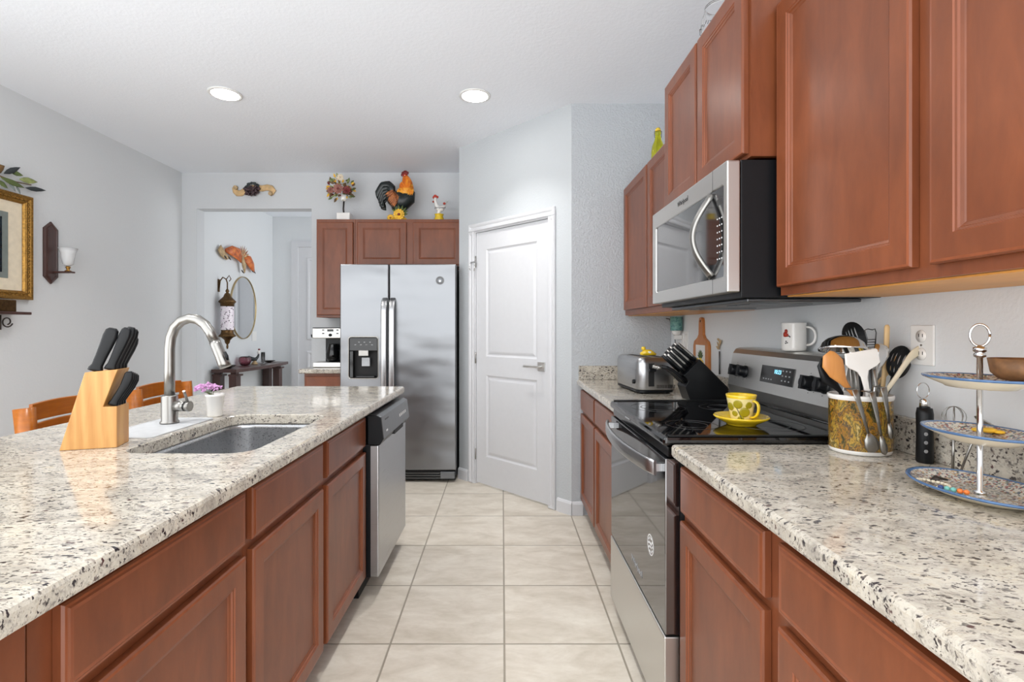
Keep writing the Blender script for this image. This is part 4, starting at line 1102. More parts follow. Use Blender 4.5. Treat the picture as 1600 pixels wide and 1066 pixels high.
# lantern
lc = Vector((-3.02, 5.53, 0))
t = thing('wall_lantern', 'ornate bronze wall lantern with white mosaic glass beside the oval mirror', 'lantern', (HX+.001, 5.53, 1.0))
MB().lathe(lc, [(.0, 1.03), (.008, 1.035), (.012, 1.06), (.008, 1.08), (.024, 1.10), (.03, 1.13), (.06, 1.16), (.085, 1.17), (.085, 1.18), (.066, 1.20), (.06, 1.225), (.064, 1.235), (.06, 1.24), (0, 1.24)], 24).build('base_cup', M['bronze'], t)
MB().lathe(lc, [(.064, 1.2405), (.066, 1.25), (.066, 1.49), (.064, 1.50), (0, 1.50)], 24).build('mosaic_glass', M['lace_glass'], t)
MB().lathe(lc, [(.068, 1.5005), (.07, 1.53), (.085, 1.545), (.088, 1.555), (.06, 1.585), (.04, 1.605), (.026, 1.64), (.012, 1.65), (.02, 1.668), (.012, 1.685), (.004, 1.70), (0, 1.70)], 24).build('crown', M['bronze'], t)
MB().tube([(-3.02, 5.53, 1.70), (-3.02, 5.53, 1.76), (-3.035, 5.53, 1.80), (-3.07, 5.53, 1.82), (-3.10, 5.53, 1.78), (-3.11, 5.53, 1.70)], .007, 8).tube([(-3.03, 5.53, 1.80), (-3.0, 5.53, 1.84), (-2.98, 5.53, 1.80), (-3.0, 5.53, 1.775)], .005, 8).box(HX+.001, HX+.010, 5.515, 5.545, 1.66, 1.80).build('hanging_bracket', M['bronze'], t)
# copper fish wall ornament
def FPt(y, z, off=.03): return Vector((HX+off, y, z))
t = thing('wall_ornament', 'copper and orange leaf and shell wall ornament above the oval mirror', 'wall ornament', (HX+.001, 5.95, 1.9))
q = MB()
q.loft([FPt(5.62, 2.13), FPt(5.72, 2.14, .05), FPt(5.84, 2.12, .06), FPt(5.93, 2.05, .05)], [(.02, .01), (.06, .02), (.075, .02), (.03, .012)], 12, up=(1, 0, 0))
q.loft([FPt(6.02, 2.12), FPt(6.10, 2.08, .05), FPt(6.18, 2.02, .05), FPt(6.24, 1.97, .04)], [(.03, .01), (.07, .02), (.055, .02), (.02, .01)], 12, up=(1, 0, 0))
q.build('orange_leaves', M['fish_orange'], t)
q = MB()
q.loft([FPt(5.50, 2.14), FPt(5.55, 2.10), FPt(5.64, 2.05), FPt(5.70, 2.06)], [(.05, .01), (.05, .015), (.03, .015), (.01, .008)], 10, up=(1, 0, 0))
q.loft([FPt(5.92, 2.10, .06), FPt(5.95, 2.0, .07), FPt(5.98, 1.92, .06)], [(.025, .015), (.035, .02), (.01, .006)], 10, up=(1, 0, 0))
q.build('shells', M['shell_tan'], t)
for k in range(8):
    a = .4+k*.33; q = MB(); leafshape(q, FPt(5.96, 2.10, .05), FPt(5.96-.14*math.cos(a), 2.10+.14*math.sin(a), .06), .014, (1, 0, 0), .003); q.build('leaf', M['shell_tan' if k % 2 else 'rust'], t)
for k, (yy, zz) in enumerate(((5.60, 2.05), (5.68, 2.05), (5.97, 1.93), (6.20, 1.965), (6.25, 1.96))):
    q = MB(); leafshape(q, FPt(yy-.03, zz+.02, .04), FPt(yy+.02, zz-.02, .05), .012, (1, 0, 0), .003); q.build('leaf', M['iron'], t)
single(MB(Rl).box(6.27, 6.38, 1.10, 1.22, 0, .006), 'light_switch', M['white_plastic'], 'white light switch plate on the hall wall beside the oval mirror', 'light switch', bevel=.002)
# things on the console table
zt = CT+.0005
single(MB().lathe((-3.03, 5.93, zt), [(.03, 0), (.052, .01), (.068, .05), (.064, .09), (.05, .105), (.046, .105), (.056, .085), (.06, .05), (.045, .015), (0, .012)], 24), 'candle_votive', M['glass_pink'], 'round pink mosaic glass votive on the hall console table', 'candle holder')
t = thing('rooster_figurine', 'little black and white rooster figure on the hall console table', 'figurine', (-3.02, 6.14, zt))
MB().lathe((-3.02, 6.14, zt), [(.035, 0), (.037, .008), (.02, .03), (.012, .05), (0, .05)], 14).build('base', M['shell_tan'], t)
MB().loft([(-3.07, 6.08, zt+.09), (-3.04, 6.11, zt+.065), (-3.01, 6.15, zt+.06), (-2.995, 6.17, zt+.09), (-2.99, 6.18, zt+.12)], [(.008, .02), (.02, .024), (.022, .022), (.014, .014), (.01, .01)], 12).build('body', M['feather_black'], t)
MB().ball((-2.99, 6.18, zt+.145), (.02, .016, .025), 12).build('head', M['white_ceramic'], t)
MB().ball((-2.985, 6.18, zt+.178), (.016, .006, .012), 10).build('comb', M['maroon'], t)
single(MB().lathe((-2.98, 6.27, zt), [(.022, 0), (.024, .004), (.024, .14), (.022, .14), (.021, .006), (0, .006)], 18), 'glass_vase', M['glass'], 'slim clear glass vase on the hall console table', 'vase')
single(MB().lathe((-3.0, 6.48, zt), [(.02, 0), (.03, .004), (.075, .022), (.073, .024), (.028, .007), (0, .006)], 24), 'dish', M['iron'], 'small dark shallow dish at the far end of the console table', 'dish')
single(MB().lathe((-3.0, 5.50, zt), [(.03, 0), (.05, .01), (.085, .03), (.083, .034), (.045, .014), (0, .012)], 20), 'bowl', M['iron'], 'small dark bowl at the near end of the console table', 'bowl')

# ================================================================= right counter, beyond the range
ZC = .9145
tr = math.radians(4.2); TF = frame(.712, 2.63, tr); W_, L_, Ht = .205, .40, .19
t = thing('toaster', 'long stainless steel toaster on the short worktop beyond the range', 'toaster', (.80, 2.84, ZC))
mb = MB(TF)
def trr(i, z): return [(p[0], p[1], z) for p in rrect(0, W_, 0, L_, .045, 6, i)]
mb.rings([trr(.004, ZC+.018), trr(0, ZC+.026), trr(0, ZC+Ht-.03), trr(.008, ZC+Ht-.008), trr(.022, ZC+Ht)], smooth=True)
mb.build('shell', M['steel'], t)
MB(TF).rings([trr(.008, ZC+.006), trr(.002, ZC+.008), trr(.002, ZC+.0175)], smooth=False).build('base', M['black_plastic'], t)
for a in (.06, .13): MB(TF).box(a, a+.028, .05, L_-.05, ZC+Ht+.0003, ZC+Ht+.0015).build('bread_slot', M['black_matte'], t)
MB(TF).box(.055, .085, -.004, .002, ZC+.04, ZC+.16).build('lever_track', M['black_matte'], t, bevel=.001)
MB(TF).box(.05, .09, -.022, -.0045, ZC+.118, ZC+.135).build('lever', M['black_plastic'], t, bevel=.004)
for z_ in range(12): MB(TF).box(.10+.0085*z_, .104+.0085*z_, -.0015, .001, ZC+.03, ZC+.048).build('vent', M['black_matte'], t)
MB(lambda p: TF(Vector((-p[2], .06+p[0], ZC+.06+p[1])))).lathe((0, 0, 0), [(.012, 0), (.011, .010), (0, .010)], 16).build('dial', M['black_plastic'], t)
for a, b_2 in ((.03, .04), (W_-.03, .04), (.03, L_-.04), (W_-.03, L_-.04)): MB(TF).lathe((a, b_2, ZC), [(.01, 0), (.01, .0065)], 10).build('foot', M['black_plastic'], t)
tp = TF(Vector((.10, .12, ZC+Ht+.002)))
t = thing('bird_ornament', 'small yellow glazed bird ornament sitting on the steel toaster', 'ornament', tp)
MB().loft([tp+Vector((-.045, 0, .012)), tp+Vector((-.02, 0, .02)), tp+Vector((.01, 0, .02)), tp+Vector((.04, 0, .01))], [(.008, .006), (.02, .018), (.018, .016), (.008, .006)], 12).build('body', M['yellow_glaze'], t)
MB().ball(tp+Vector((-.028, 0, .042)), .013, 10).build('head', M['yellow_glaze'], t)
MB().ball(tp+Vector((.0, -.014, .022)), (.014, .006, .008), 8).build('wing', M['white_ceramic'], t)
# dark knife block
KY = 2.385
kp = lambda px, py: at(px, py, KY)
prof = [(kp(a, b).x, max(kp(a, b).z, ZC)) for a, b in ((1093.8, 561.8), (1069, 587), (1076, 595.5), (1071, 605), (1079, 630), (1138, 630), (1138, 606))]
single(MB().prism(prof, 'y', KY, KY+.115), 'knife_block', M['black_plastic'], 'black slanted knife block with steel-handled knives beyond the range', 'knife block', bevel=.002)
def bar(p, q, r, m, mb): mb.mat(m).loft([p, p.lerp(q, .3), p.lerp(q, .7), q], r, 10, up=(0, -1, 0), power=.6)
for i, ((a, b), (c, d_)) in enumerate((((1089.5, 565.5), (1060, 540)), ((1083, 572), (1053, 545.5)), ((1077, 578), (1048.5, 551)), ((1071.6, 583.5), (1043.5, 557)))):
    for j in range(2):
        yo = .025+.055*j
        p = kp(a, b)+Vector((-.002, yo, .002)); q = kp(c, d_)+Vector((0, yo, 0))
        mb = MB(); bar(p, q, [(.007, .006), (.0075, .0075), (.008, .0085), (.0075, .007)], M['black_plastic'], mb)
        off = Vector((.006, 0, .0075)); bar(p+off, q+off, [(.008, .0022)]*4, M['nickel'], mb)
        single(mb, 'kitchen_knife', None, ('first', 'second', 'third', 'lowest')[i]+' knife from the top in the '+('front' if j == 0 else 'rear')+' row of the black knife block', 'knife', 'knives in the black block')
for j in range(3):
    yo = .02+.035*j; mb = MB().mat(M['black_plastic']); V = lambda a, b: kp(a, b)+Vector((0, yo, 0))
    mb.loft([V(1072.5, 598), V(1063, 588), V(1053, 579.5), V(1044, 575), V(1037, 575.5)], [(.009, .011), (.009, .013), (.009, .014), (.008, .011), (.006, .007)], 12, up=(0, -1, 0), power=.7)
    mb.mat(M['nickel']).loft([V(1035.8, 575.5), V(1029, 575.5)], [(.008, .009)]*2, 12, up=(0, -1, 0))
    single(mb, 'kitchen_shears' if j == 2 else 'carving_knife', None, 'thick black-gripped '+('carving knife low in the black knife block, nearest the camera', 'carving knife low in the black knife block, middle slot', 'kitchen shears in the rear slot of the black knife block')[j], 'knife' if j < 2 else 'shears')
# cutting board
Rr = lambda p: Vector((XR-.0005-p[2], p[0], p[1]))
t = thing('cutting_board', 'small wooden paddle board with lemon picture hanging on the right wall', 'cutting board', (XR-.001, 2.85, 1.015))
yc = 2.85; out = []
for a, b in ((-.10, 1.015), (.10, 1.015), (.108, 1.03), (.108, 1.16), (.095, 1.185), (.05, 1.205), (.03, 1.225), (.026, 1.30), (.018, 1.318), (0, 1.322), (-.018, 1.318), (-.026, 1.30), (-.03, 1.225), (-.05, 1.205), (-.095, 1.185), (-.108, 1.16), (-.108, 1.03)):
    out.append((yc+a, b))
MB(Rr).prism(out, 'z', .0, .016).build('board', M['board_wood'], t, bevel=.002)
MB(Rr).box(yc-.065, yc+.065, 1.045, 1.165, .0163, .0175).build('picture_tile', M['white_ceramic'], t)
for k, (a, b) in enumerate(((-.03, 1.068), (.015, 1.062), (-.005, 1.085), (.04, 1.078))):
    MB(Rr).ball((yc+a, b, .0177), (.02, .014, .002), 10).build('painted_lemon', M['yellow_glaze'], t)
q = MB(Rr)
for k in range(7): leafshape(q, (yc-.005, 1.09, .0185), (yc-.005+.04*math.cos(k*.45+.2), 1.10+.04*math.sin(k*.45+.2), .0185), .008, (0, 0, 1), .0008)
q.build('painted_leaves', M['leaf'], t)
MB(lambda p: Vector((XR-.0005-p[2], p[0], p[1]))).lathe((yc, 1.300, .0162), [(.007, 0), (.007, .0006), (0, .0006)], 12).build('hang_hole', M['black_matte'], t)
t = thing('wall_spoon', 'decorative metal spoon with floral top hanging right of the paddle board', 'ornament', (XR-.001, 2.62, 1.02))
MB().tube([(XR-.008, 2.62, 1.02), (XR-.008, 2.62, 1.14)], .004, 8).build('shaft', M['dark_steel'], t)
for k in range(7):
    a = k*.9; q = MB(); leafshape(q, (XR-.008, 2.62, 1.15+.008*k), (XR-.012, 2.62+.035*math.cos(a), 1.165+.009*k+.02*math.sin(a)), .008, (-1, 0, 0), .0018); q.build('floral_leaf', M['shell_tan'], t)
t = thing('wall_outlet', 'white double outlet plate on the right wall behind the black knife block', 'outlet', (XR-.001, 3.13, 1.12))
MB(Rr).box(3.07, 3.19, 1.125, 1.24, .0, .005).build('plate', M['white_plastic'], t, bevel=.0015)
for yy in (3.10, 3.16): MB(Rr).box(yy-.017, yy+.017, 1.14, 1.225, .0052, .0075).build('socket', M['white_ceramic'], t, bevel=.001)
tw = Vector((1.098, 3.17, 1.2))
t = thing('plug_in_lamp', 'plug-in night light with teal patterned shade on the wall outlet', 'night light', tw)
MB().lathe(tw+Vector((0, 0, .045)), [(.036, 0), (.037, .003), (.037, .085), (.034, .088), (.033, .085), (.033, .003)], 24, cap0=False, cap1=False).build('shade', M['teal'], t)
MB().box(tw.x-.012, XR-.009, tw.y-.014, tw.y+.014, 1.19, 1.215).build('plug', M['white_plastic'], t, bevel=.003)
MB().lathe(tw+Vector((0, 0, .0155)), [(.012, 0), (.024, .008), (.03, .029), (0, .029)], 18).build('holder', M['white_ceramic'], t)
MB().lathe(tw+Vector((0, 0, .046)), [(.010, 0), (.017, .02), (.012, .045), (0, .05)], 14).build('bulb', M['white_ceramic'], t)
P = [Vector(p) for p in ((1.10, 3.37, 1.325), (1.11, 3.33, 1.32), (1.115, 3.28, 1.26), (1.118, 3.25, 1.18), (1.118, 3.25, 1.08), (1.112, 3.24, .99), (1.09, 3.23, .93), (1.05, 3.2, .9185))]
single(MB().tube(P, .0035, 8), 'power_cord', M['dark_steel'], 'thin grey cord hanging down the corner behind the toaster', 'cord')

# ================================================================= on the range
def grip(c, az, r0, r1, z0, z1, out, ra, rb, m, t):
    """D-shaped handle leaving the wall of a cup at azimuth az"""
    d = Vector((math.cos(az), math.sin(az), 0)); P = []
    for i in range(13):
        a = -PI/2+PI*i/12; zz = (z0+z1)/2+(z1-z0)/2*math.sin(a); rw = r0+(r1-r0)*(math.sin(a)+1)/2
        P.append(c+d*(rw+out*max(0, math.cos(a))**.7)+Vector((0, 0, zz)))
    return MB().loft(P, [(ra, rb)]*13, 10, up=d.cross(Vector((0, 0, 1)))).build('handle', m, t)
cc = Vector((.808, 1.70, .9348))
single(MB().lathe(cc, [(.046, 0), (.048, .004), (.060, .010), (.082, .022), (.088, .028), (.086, .031), (.060, .018), (.040, .012), (.030, .0115), (0, .0115)], 40), 'saucer', M['yellow_glaze'], 'yellow glazed saucer under the yellow cup on the cooktop', 'saucer')
t = thing('coffee_cup', 'yellow cup with olive green dots on its saucer on the cooktop', 'cup', cc+Vector((0, 0, .0125)))
uc = cc+Vector((0, 0, .0125))
MB().mat(M['cup_cream']).lathe(uc, [(.030, 0), (.032, .003), (.046, .078)], 36, cap1=False).mat(M['yellow_glaze']).lathe(uc, [(.046, .078), (.0485, .088), (.0475, .0895), (.044, .086), (.031, .008), (0, .006)], 36, cap0=False).build('bowl', None, t)
grip(uc, -1.05, .033, .041, .016, .072, .026, .004, .0065, M['yellow_glaze'], t)
for k, (a, z_, r_) in enumerate(((-2.25, .060, .015), (-1.75, .034, .017), (-2.55, .028, .010), (-1.45, .058, .012), (-2.05, .012, .010), (-2.9, .05, .014))):
    rr = .032+.014*(z_/.078)+.0004; c0 = uc+Vector((rr*math.cos(a), rr*math.sin(a), z_)); nn = Vector((math.cos(a), math.sin(a), -.18)).normalized()
    uu = Vector((-math.sin(a), math.cos(a), 0)); vv = nn.cross(uu)
    MB(lambda p: c0+uu*p[0]+vv*p[1]+nn*p[2]).ball((0, 0, 0), (r_, r_, .0016), 14).build('painted_dot', M['olive_glaze'], t)
MB().loft([uc+Vector((-.034, -.022, .062)), uc+Vector((-.024, -.031, .036)), uc+Vector((-.012, -.033, .008))], [(.0018, .0012)]*3, 8).build('painted_stem', M['ink'], t)
mc = Vector((1.082, 1.865, 1.1765))
t = thing('mug', 'white mug with a small red rooster print on top of the range backguard', 'mug', mc)
MB().lathe(mc, [(.036, 0), (.040, .004), (.0415, .012), (.0405, .098), (.042, .103), (.040, .104), (.0375, .098), (.0375, .010), (0, .008)], 36).build('body', M['white_ceramic'], t)
grip(mc, -.75, .039, .039, .022, .088, .030, .0045, .0055, M['white_ceramic'], t)
q = MB().mat(M['red'])
for a, z_, r_ in ((-2.75, .072, .009), (-2.85, .060, .011), (-2.65, .058, .007)):
    q.ball(mc+Vector((.041*math.cos(a), .041*math.sin(a), z_)), (r_*.5, r_*.9, r_), 10)
q.mat(M['ink'])
for a, z_ in ((-2.5, .055), (-2.42, .052), (-2.75, .035), (-2.65, .030), (-2.8, .028)): q.ball(mc+Vector((.041*math.cos(a), .041*math.sin(a), z_)), (.002, .004, .003), 8)
q.build('rooster_print', None, t)

# ================================================================= utensil crock
CX, CY = 1.006, 1.413
t = thing('utensil_crock', 'oval white crock with printed village picture, full of utensils', 'crock', (CX, CY, ZC))
sy_ = .86
MB().mat(M['white_ceramic']).lathe((CX, CY, ZC), [(.072, 0), (.077, .003), (.079, .012)], 48, sy=sy_, cap1=False).mat(M['tuscan']).lathe((CX, CY, ZC), [(.079, .012), (.079, .148)], 48, sy=sy_, cap0=False, cap1=False)\
    .mat(M['white_ceramic']).lathe((CX, CY, ZC), [(.079, .148), (.082, .153), (.082, .160), (.079, .162), (.0745, .160), (.0745, .012), (0, .010)], 48, sy=sy_, cap0=False).build('pot', None, t)
def U(px, py, Y=CY): return at(px, py, Y)
UG = 'utensils in the crock'
def fp(ax, ay): return Vector((CX+ax, CY+ay, ZC+.018))
# wooden spoon
mb = MB().loft([U(1300, 549, 1.36), U(1298.5, 556, 1.36), U(1301, 568, 1.36), U(1308, 582, 1.36), U(1317, 596, 1.365), U(1325, 606, 1.372), U(1333, 616, 1.378), fp(-.012, -.015)],
               [(.006, .004), (.022, .005), (.030, .006), (.024, .006), (.011, .006), (.007, .006), (.006, .006), (.006, .006)], 14, up=(0, -1, 0))
single(mb, 'wooden_spoon', M['spoon_wood'], 'broad honey-brown wooden spoon leaning left in the utensil crock', 'spoon', UG)
mb = MB().loft([U(1287, 560, 1.40), U(1286.5, 570, 1.40), U(1294, 590, 1.40), U(1306, 604, 1.40), U(1314, 613, 1.40), fp(-.03, 0)], [(.006, .003), (.018, .006), (.022, .006), (.010, .005), (.006, .005), (.005, .005)], 12, up=(0, -1, 0))
single(mb, 'serving_spoon', M['black_plastic'], 'black serving spoon behind the wooden spoon in the crock', 'spoon', UG)
# steel ladle, bowl up like a dome
lb = U(1317, 546, 1.425); rt = Matrix.Rotation(math.radians(5), 3, 'Y')@Matrix.Rotation(math.radians(-10), 3, 'X')
mb = MB().lathe(lb, [(.060, -.004), (.062, 0), (.0575, .004), (.052, .017), (.040, .029), (.022, .037), (0, .040)], 36, cap0=False, rot=rt).lathe(lb, [(.058, 0), (.050, .014), (.038, .026), (.02, .034), (0, .037)], 36, cap0=False, rot=rt)
t = thing('soup_ladle', 'polished steel ladle with upturned bowl at the left of the crock', 'ladle', (lb.x, lb.y, ZC+.02), group=UG)
mb.build('bowl', M['chrome'], t)
MB().loft([lb+Vector((-.008, -.02, .006)), lb+Vector((.002, -.03, -.03)), U(1332, 612, 1.40), fp(0, .0)], [(.006, .002)]*4, 8, up=(0, -1, 0)).build('handle', M['nickel'], t)
# slotted black turners
def slotted(name, lab, c, ax, L, Wd, slots, Y, base, stem):
    """oval head with real slots: c head centre (px), ax tilt in radians from upright"""
    t = thing(name, lab, 'spoon', base, group=UG)
    c = U(*c, Y); u = Vector((math.sin(ax), 0, math.cos(ax))); v = Vector((math.cos(ax), 0, -math.sin(ax)))
    bm = bmesh.new(); n = 28; loops = [[(Wd*math.cos(2*PI*i/n), L*math.sin(2*PI*i/n)) for i in range(n)]]
    for sx, sy2, sl, sw in slots: loops.append([(sx+sw*math.cos(2*PI*i/10), sy2+sl*math.sin(2*PI*i/10)) for i in range(10)])
    for lp in loops:
        vs = [bm.verts.new((a, b, 0)) for a, b in lp]
        for i in range(len(vs)): bm.edges.new((vs[i], vs[(i+1) % len(vs)]))
    bmesh.ops.triangle_fill(bm, use_beauty=True, edges=bm.edges[:])
    r = bmesh.ops.extrude_face_region(bm, geom=bm.faces[:]); 
    for e in r['geom']:
        if isinstance(e, bmesh.types.BMVert): e.co.z += .003
    bm.verts.index_update()
    def cv(p):
        d = 1-(p[0]/Wd)**2-(p[1]/L)**2
        return c+v*p[0]+u*p[1]+Vector((0, 1, 0))*(-p[2]+.012*max(0, d))
    q = MB(); q.add([cv(x.co) for x in bm.verts], [tuple(x.index for x in f.verts) for f in bm.faces]); bm.free()
    q.build('head', M['black_plastic'], t)
    lo = c-u*L*.96
    MB().loft([lo+u*.012, lo-u*.01, stem, base], [(.010, .004), (.007, .005), (.0065, .005), (.0065, .005)], 10, up=(0, -1, 0)).build('handle', M['black_plastic'], t)
sl = [(-.016+.011*k, .008+.004*(k % 2), .016, .0028) for k in range(4)]+[(-.012+.012*k, -.022, .010, .0028) for k in range(3)]
slotted('slotted_spoon', 'black slotted spoon leaning right in the utensil crock', (1404, 566), .30, .047, .033, sl, 1.40, fp(.03, .0), U(1384, 615, 1.405))
slotted('slotted_turner', 'black slotted turner at the back of the crock behind the ladle', (1334, 526), -.40, .045, .034, [(-.012+.009*k, .006, .020, .0022) for k in range(4)], 1.492, fp(-.01, .04), U(1345, 615, 1.455))
# white spatula
Yp = 1.352
pl = [(1321, 553), (1369, 544.5), (1371.5, 546), (1376, 566), (1370, 572), (1358, 579), (1356, 590), (1360, 612), (1352.5, 612), (1346.5, 590), (1341, 582), (1328, 576), (1322.5, 571)]
t = thing('spatula', 'wide cream-white spatula in the front middle of the crock', 'spatula', fp(0, -.04), group=UG)
MB().prism([(U(a, b, Yp).x, U(a, b, Yp).z) for a, b in pl], 'y', Yp, Yp+.006).build('blade', M['white_ceramic'], t, bevel=.0018)
MB().loft([U(1356, 609, Yp+.004), U(1356, 618, Yp+.008), fp(-.01, -.03)], [(.006, .004)]*3, 10, up=(0, -1, 0)).build('handle', M['white_ceramic'], t)
# pale wooden stick, steel spoon, wire tool, cream spatulas
single(MB().loft([U(1386, 507.5, 1.425), U(1386, 511, 1.425), U(1385, 540, 1.425), U(1382, 575, 1.425), U(1379, 612, 1.424), fp(.035, .01)], [(.004, .003), (.0075, .005), (.0075, .005), (.006, .005), (.006, .005), (.006, .005)], 10, up=(0, -1, 0)), 'wooden_stick', M['pale_wood'], 'straight pale wooden handle standing upright in the crock', 'utensil', UG)
single(MB().loft([U(1375, 537.5, 1.395), U(1376, 540, 1.39), U(1378, 547, 1.385), U(1378, 556, 1.385), U(1375, 568, 1.385), U(1370, 584, 1.40), U(1366, 612, 1.40), fp(.008, .0)], [(.006, .002), (.017, .004), (.022, .006), (.021, .006), (.012, .004), (.004, .003), (.003, .003), (.003, .003)], 12, up=(0, -1, 0)), 'serving_spoon', M['chrome'], 'polished steel serving spoon behind the white spatula', 'spoon', UG)
t = thing('potato_masher', 'thin wire masher standing behind the white spatula', 'masher', fp(.01, .03), group=UG)
q = MB(); Yw = 1.445
q.tube([U(1353, 545, Yw), U(1355, 530, Yw), U(1351, 516, Yw), U(1356, 514, Yw), U(1363, 515.5, Yw), U(1367, 514, Yw), U(1369, 520, Yw), U(1367, 545, Yw)], .0016, 6)
for b in (531, 535, 539, 543): q.tube([U(1354, b, Yw), U(1368, b-.5, Yw)], .0014, 6)
q.build('wire_head', M['dark_steel'], t)
MB().tube([U(1360, 545, Yw), U(1361, 612, 1.43), fp(.012, .03)], .0035, 8).build('handle', M['dark_steel'], t)
single(MB().loft([U(1447, 544.5, 1.37), U(1438, 547, 1.37), U(1428, 553, 1.37), U(1420, 561, 1.37), U(1400, 590, 1.372), U(1384, 612, 1.374), fp(.025, -.03)], [(.008, .003), (.013, .004), (.012, .004), (.009, .004), (.006, .005), (.006, .005), (.006, .005)], 10, up=(0, -1, 0)), 'wooden_spatula', M['cream_wood'], 'cream wooden spatula leaning far right in the crock', 'spatula', UG)
single(MB().loft([U(1428, 538, 1.46), U(1420, 538, 1.46), U(1411, 545, 1.46), U(1396, 572, 1.455), U(1360, 612, 1.440), fp(.015, .025)], [(.006, .003), (.016, .004), (.014, .004), (.006, .004), (.005, .005), (.005, .005)], 10, up=(0, -1, 0)), 'wooden_spoon', M['pale_wood'], 'pale wooden spoon behind the black slotted spoon', 'spoon', UG)
# tongs handles and steel strips sticking out
for i, (a, b, yy) in enumerate(((1330, 560, 1.395), (1337, 575, 1.385), (1366, 578, 1.385))):
    single(MB().loft([U(a, b, yy), U(a+3+i, 612, 1.40), fp(-.02+.015*i, -.01)], [(.005, .0015)]*3, 8, up=(0, -1, 0)), 'steel_utensil', M['nickel'], ('first', 'second', 'third', 'fourth')[i]+' narrow steel utensil handle from the left, in the middle of the crock', 'utensil', UG)
# spoons hooked over the rim
def hooked(lab, top, bot, bw, Y0=1.325, m='nickel'):
    a = U(*top, Y0); b = U(*bot, Y0); L = b-a
    t = thing('measuring_spoon', lab, 'spoon', b, group='steel spoons hooked over the crock rim')
    MB().loft([a, a+L*.15, a+L*.45, a+L*.72], [(.009, .0012), (.0075, .0012), (.005, .0013), (.0035, .0015)], 8, up=(0, -1, 0)).box(a.x-.008, a.x+.008, a.y-.001, a.y+.030, a.z-.0015, a.z+.0015).build('handle', M[m], t)
    MB().loft([a+L*.70, a+L*.78, a+L*.88, a+L*.97, b], [(.004, .002), (bw*.8, .004), (bw, .005), (bw*.8, .004), (bw*.2, .002)], 12, up=(0, -1, 0)).build('bowl', M[m], t)
hooked('larger steel measuring spoon hanging on the front of the crock', (1336, 609), (1366, 707), .020)
hooked('narrow steel spoon hanging right of the larger one on the crock', (1363, 613), (1383, 711), .010)
hooked('steel spoon with short bowl hanging at the right edge of the crock', (1381, 606), (1393, 686), .008, 1.335)

# ================================================================= tiered stand
TX, TY = .981, 1.033
t = thing('tiered_serving_stand', 'three-tier stand of blue-rimmed patterned plates on a chrome rod, nearest the camera', 'serving stand', (TX, TY, ZC))
def plate(z, r, nm):
    kx = .75
    a = MB().mat(M['cream_ceramic']).lathe((TX, TY, z), [(r*.55, 0), (r*.58, 0), (r*.62, .003), (r*.98, .018)], 64, sx=kx, cap0=True, cap1=False)
    a.mat(M['blue_rim']).lathe((TX, TY, z), [(r*.98, .018), (r, .0205), (r*.995, .023), (r*.96, .0232), (r*.925, .021)], 64, sx=kx, cap0=False, cap1=False)
    a.mat(M['mosaic']).lathe((TX, TY, z), [(r*.925, .021), (r*.62, .0075), (r*.5, .0060), (0, .0058)], 64, sx=kx, cap0=False)
    return a.build(nm, None, t)
plate(ZC+.0005, .140, 'plate'); plate(1.0285, .110, 'plate'); plate(1.138, .108, 'plate')
MB().lathe((TX, TY, ZC+.0065), [(.011, 0), (.011, .004), (.0052, .007), (.0052, .278), (.010, .281), (.010, .286), (.0075, .289), (.011, .292), (.011, .299), (.005, .303), (0, .303)], 20).build('rod', M['chrome'], t)
q = MB(); rc = Vector((TX, TY, 1.2455)); ud = Vector((.74, -.67, 0))
q.tube([rc+ud*((.0150*math.cos(a*PI/14)))+Vector((0, 0, .0225*math.sin(a*PI/14))) for a in range(29)], .0024, 10, up=(.67, .74, 0))
q.build('ring_handle', M['chrome'], t)
single(MB().lathe((1.026, .990, 1.154), [(.016, 0), (.036, .005), (.048, .018), (.0525, .046), (.0495, .046), (.045, .020), (.032, .009), (0, .006)], 28), 'coconut_bowl', M['coconut'], 'brown coconut shell bowl on the top tier of the stand', 'bowl')
q = MB(); q.ball((1.012, 1.068, 1.0445), (.014, .010, .005), 12); q.ball((1.026, 1.060, 1.045), (.016, .011, .006), 12); q.ball((1.036, 1.048, 1.0435), (.010, .009, .004), 12)
single(q, 'keepsake', M['sunflower'], 'small yellow keepsake on the middle tier of the stand', 'trinket')
q = MB(); Pb = []
for k in range(20):
    a = 2*PI*k/20; Pb.append(Vector((.915+.024*math.cos(a)*.7-.02*math.sin(a), 1.068+.024*math.cos(a)*.8+.016*math.sin(a), .9285+.0045*max(0, math.sin(a)))))
for k in range(20): q.ball(Pb[k], .0040, 8); q.tube([Pb[k], Pb[(k+1) % 20]], .0012, 5)
single(q, 'bead_bracelet', M['cream_ceramic'], 'cream bead bracelet lying on the lowest tier of the stand', 'bracelet')
bx_ = [(.905, 1.038, 'bead_blue', 'navy blue'), (.911, 1.030, 'bead_teal', 'left of the two turquoise'), (.917, 1.022, 'bead_teal', 'right of the two turquoise'), (.923, 1.014, 'bead_orange', 'left of the two orange'), (.929, 1.006, 'bead_orange', 'right of the two orange')]
for a, b, m_, lb_ in bx_:
    single(MB().ball((a, b, ZC+.0172), .0052, 12), 'bead', M[m_], lb_+' round beads on the lowest tier' if 'two' in lb_ else lb_+' round bead on the lowest tier', 'bead', 'coloured beads on the lowest tier')
single(MB().loft([(.945, 1.100, .9265), (.955, 1.105, .932), (.972, 1.100, .929)], [(.008, .002), (.010, .004), (.006, .002)], 8), 'hair_clip', M['iron'], 'small dark hair clip on the lowest tier of the stand', 'clip')

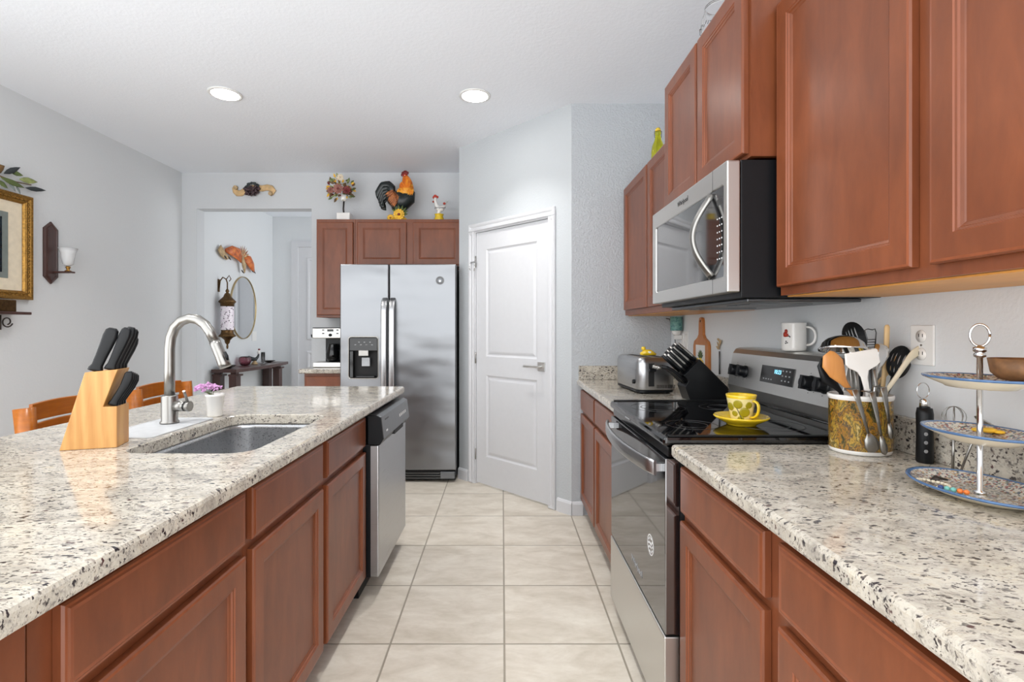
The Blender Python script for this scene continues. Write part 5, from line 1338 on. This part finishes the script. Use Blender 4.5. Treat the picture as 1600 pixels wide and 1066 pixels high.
# -- gadgets behind the stand
gp = Vector((1.088, 1.295, ZC))
t = thing('milk_frother', 'black handheld milk frother standing against the backsplash', 'frother', gp)
MB().lathe(gp, [(.017, 0), (.019, .004), (.0175, .08), (.0185, .125), (.016, .14), (0, .14)], 20).build('body', M['black_plastic'], t)
MB().lathe(gp+Vector((0, 0, .1405)), [(.012, 0), (.010, .02), (.006, .024), (0, .024)], 16).build('collar', M['chrome'], t)
q = MB(); wc_ = gp+Vector((-.004, 0, .185)); q.tube([wc_+Vector((.016*math.cos(a*PI/10), 0, .02*math.sin(a*PI/10))) for a in range(21)], .0013, 6, up=(0, 1, 0)); q.build('whisk_loop', M['chrome'], t)
q = MB()
for k in range(3): q.lathe(gp+Vector((-.0105, -.0165, .032+.022*k)), [(.0045, -.001), (.0045, .001)], 10, rot=Matrix.Rotation(PI/2, 3, 'X'))
q.build('buttons', M['label_grey'], t)
t = thing('egg_whisk', 'small wire whisk with balloon head behind the tiered stand', 'whisk', (1.075, 1.20, ZC))
for k in range(4):
    a0_ = k*PI/4; q = MB(); cw_ = Vector((1.078, 1.20, ZC+.135))
    q.tube([cw_+Vector((.022*math.cos(a*PI/10)*math.cos(a0_), .022*math.cos(a*PI/10)*math.sin(a0_), .024*math.sin(a*PI/10))) for a in range(21)], .0009, 6, up=(.3, .5, .8)); q.build('wire_loop', M['nickel'], t)
MB().tube([(1.078, 1.20, ZC+.11), (1.076, 1.20, ZC+.05), (1.075, 1.20, ZC+.001)], .003, 8).build('handle', M['nickel'], t)
t = thing('honey_dipper', 'small coiled steel dipper leaning beside the wire whisk', 'dipper', (1.09, 1.14, ZC))
q = MB()
for k in range(5): q.lathe((1.085+.004*k, 1.145-.004*k, ZC+.138-.0035*k), [(.006+.003*math.sin(k*.8), -.001), (.010, .001)], 12, rot=Matrix.Rotation(.8, 3, 'Y'))
q.build('coil', M['nickel'], t)
MB().tube([(1.09, 1.145, ZC+.13), (1.085, 1.17, ZC+.06), (1.068, 1.175, ZC+.002)], .0025, 8).build('handle', M['nickel'], t)
# outlet on the right wall
t = thing('wall_outlet', 'white outlet plate on the right wall between crock and tiered stand', 'outlet', (XR-.001, 1.357, 1.16))
MB(Rr).box(1.322, 1.397, 1.160, 1.268, 0, .006).build('plate', M['white_plastic'], t, bevel=.002)
for zz in (1.238, 1.190):
    s_ = MB(Rr).lathe((1.360, zz, .0063), [(.017, 0), (.017, .0015), (0, .0015)], 20).build('socket', M['white_ceramic'], t)
    for dy_ in (-.006, .006): MB(Rr).box(1.360+dy_-.001, 1.360+dy_+.001, zz-.002, zz+.007, .0079, .0084).build('slot', M['black_matte'], s_)
MB(Rr).lathe((1.360, 1.214, .0063), [(.003, 0), (.003, .001), (0, .001)], 10).build('screw', M['nickel'], t)
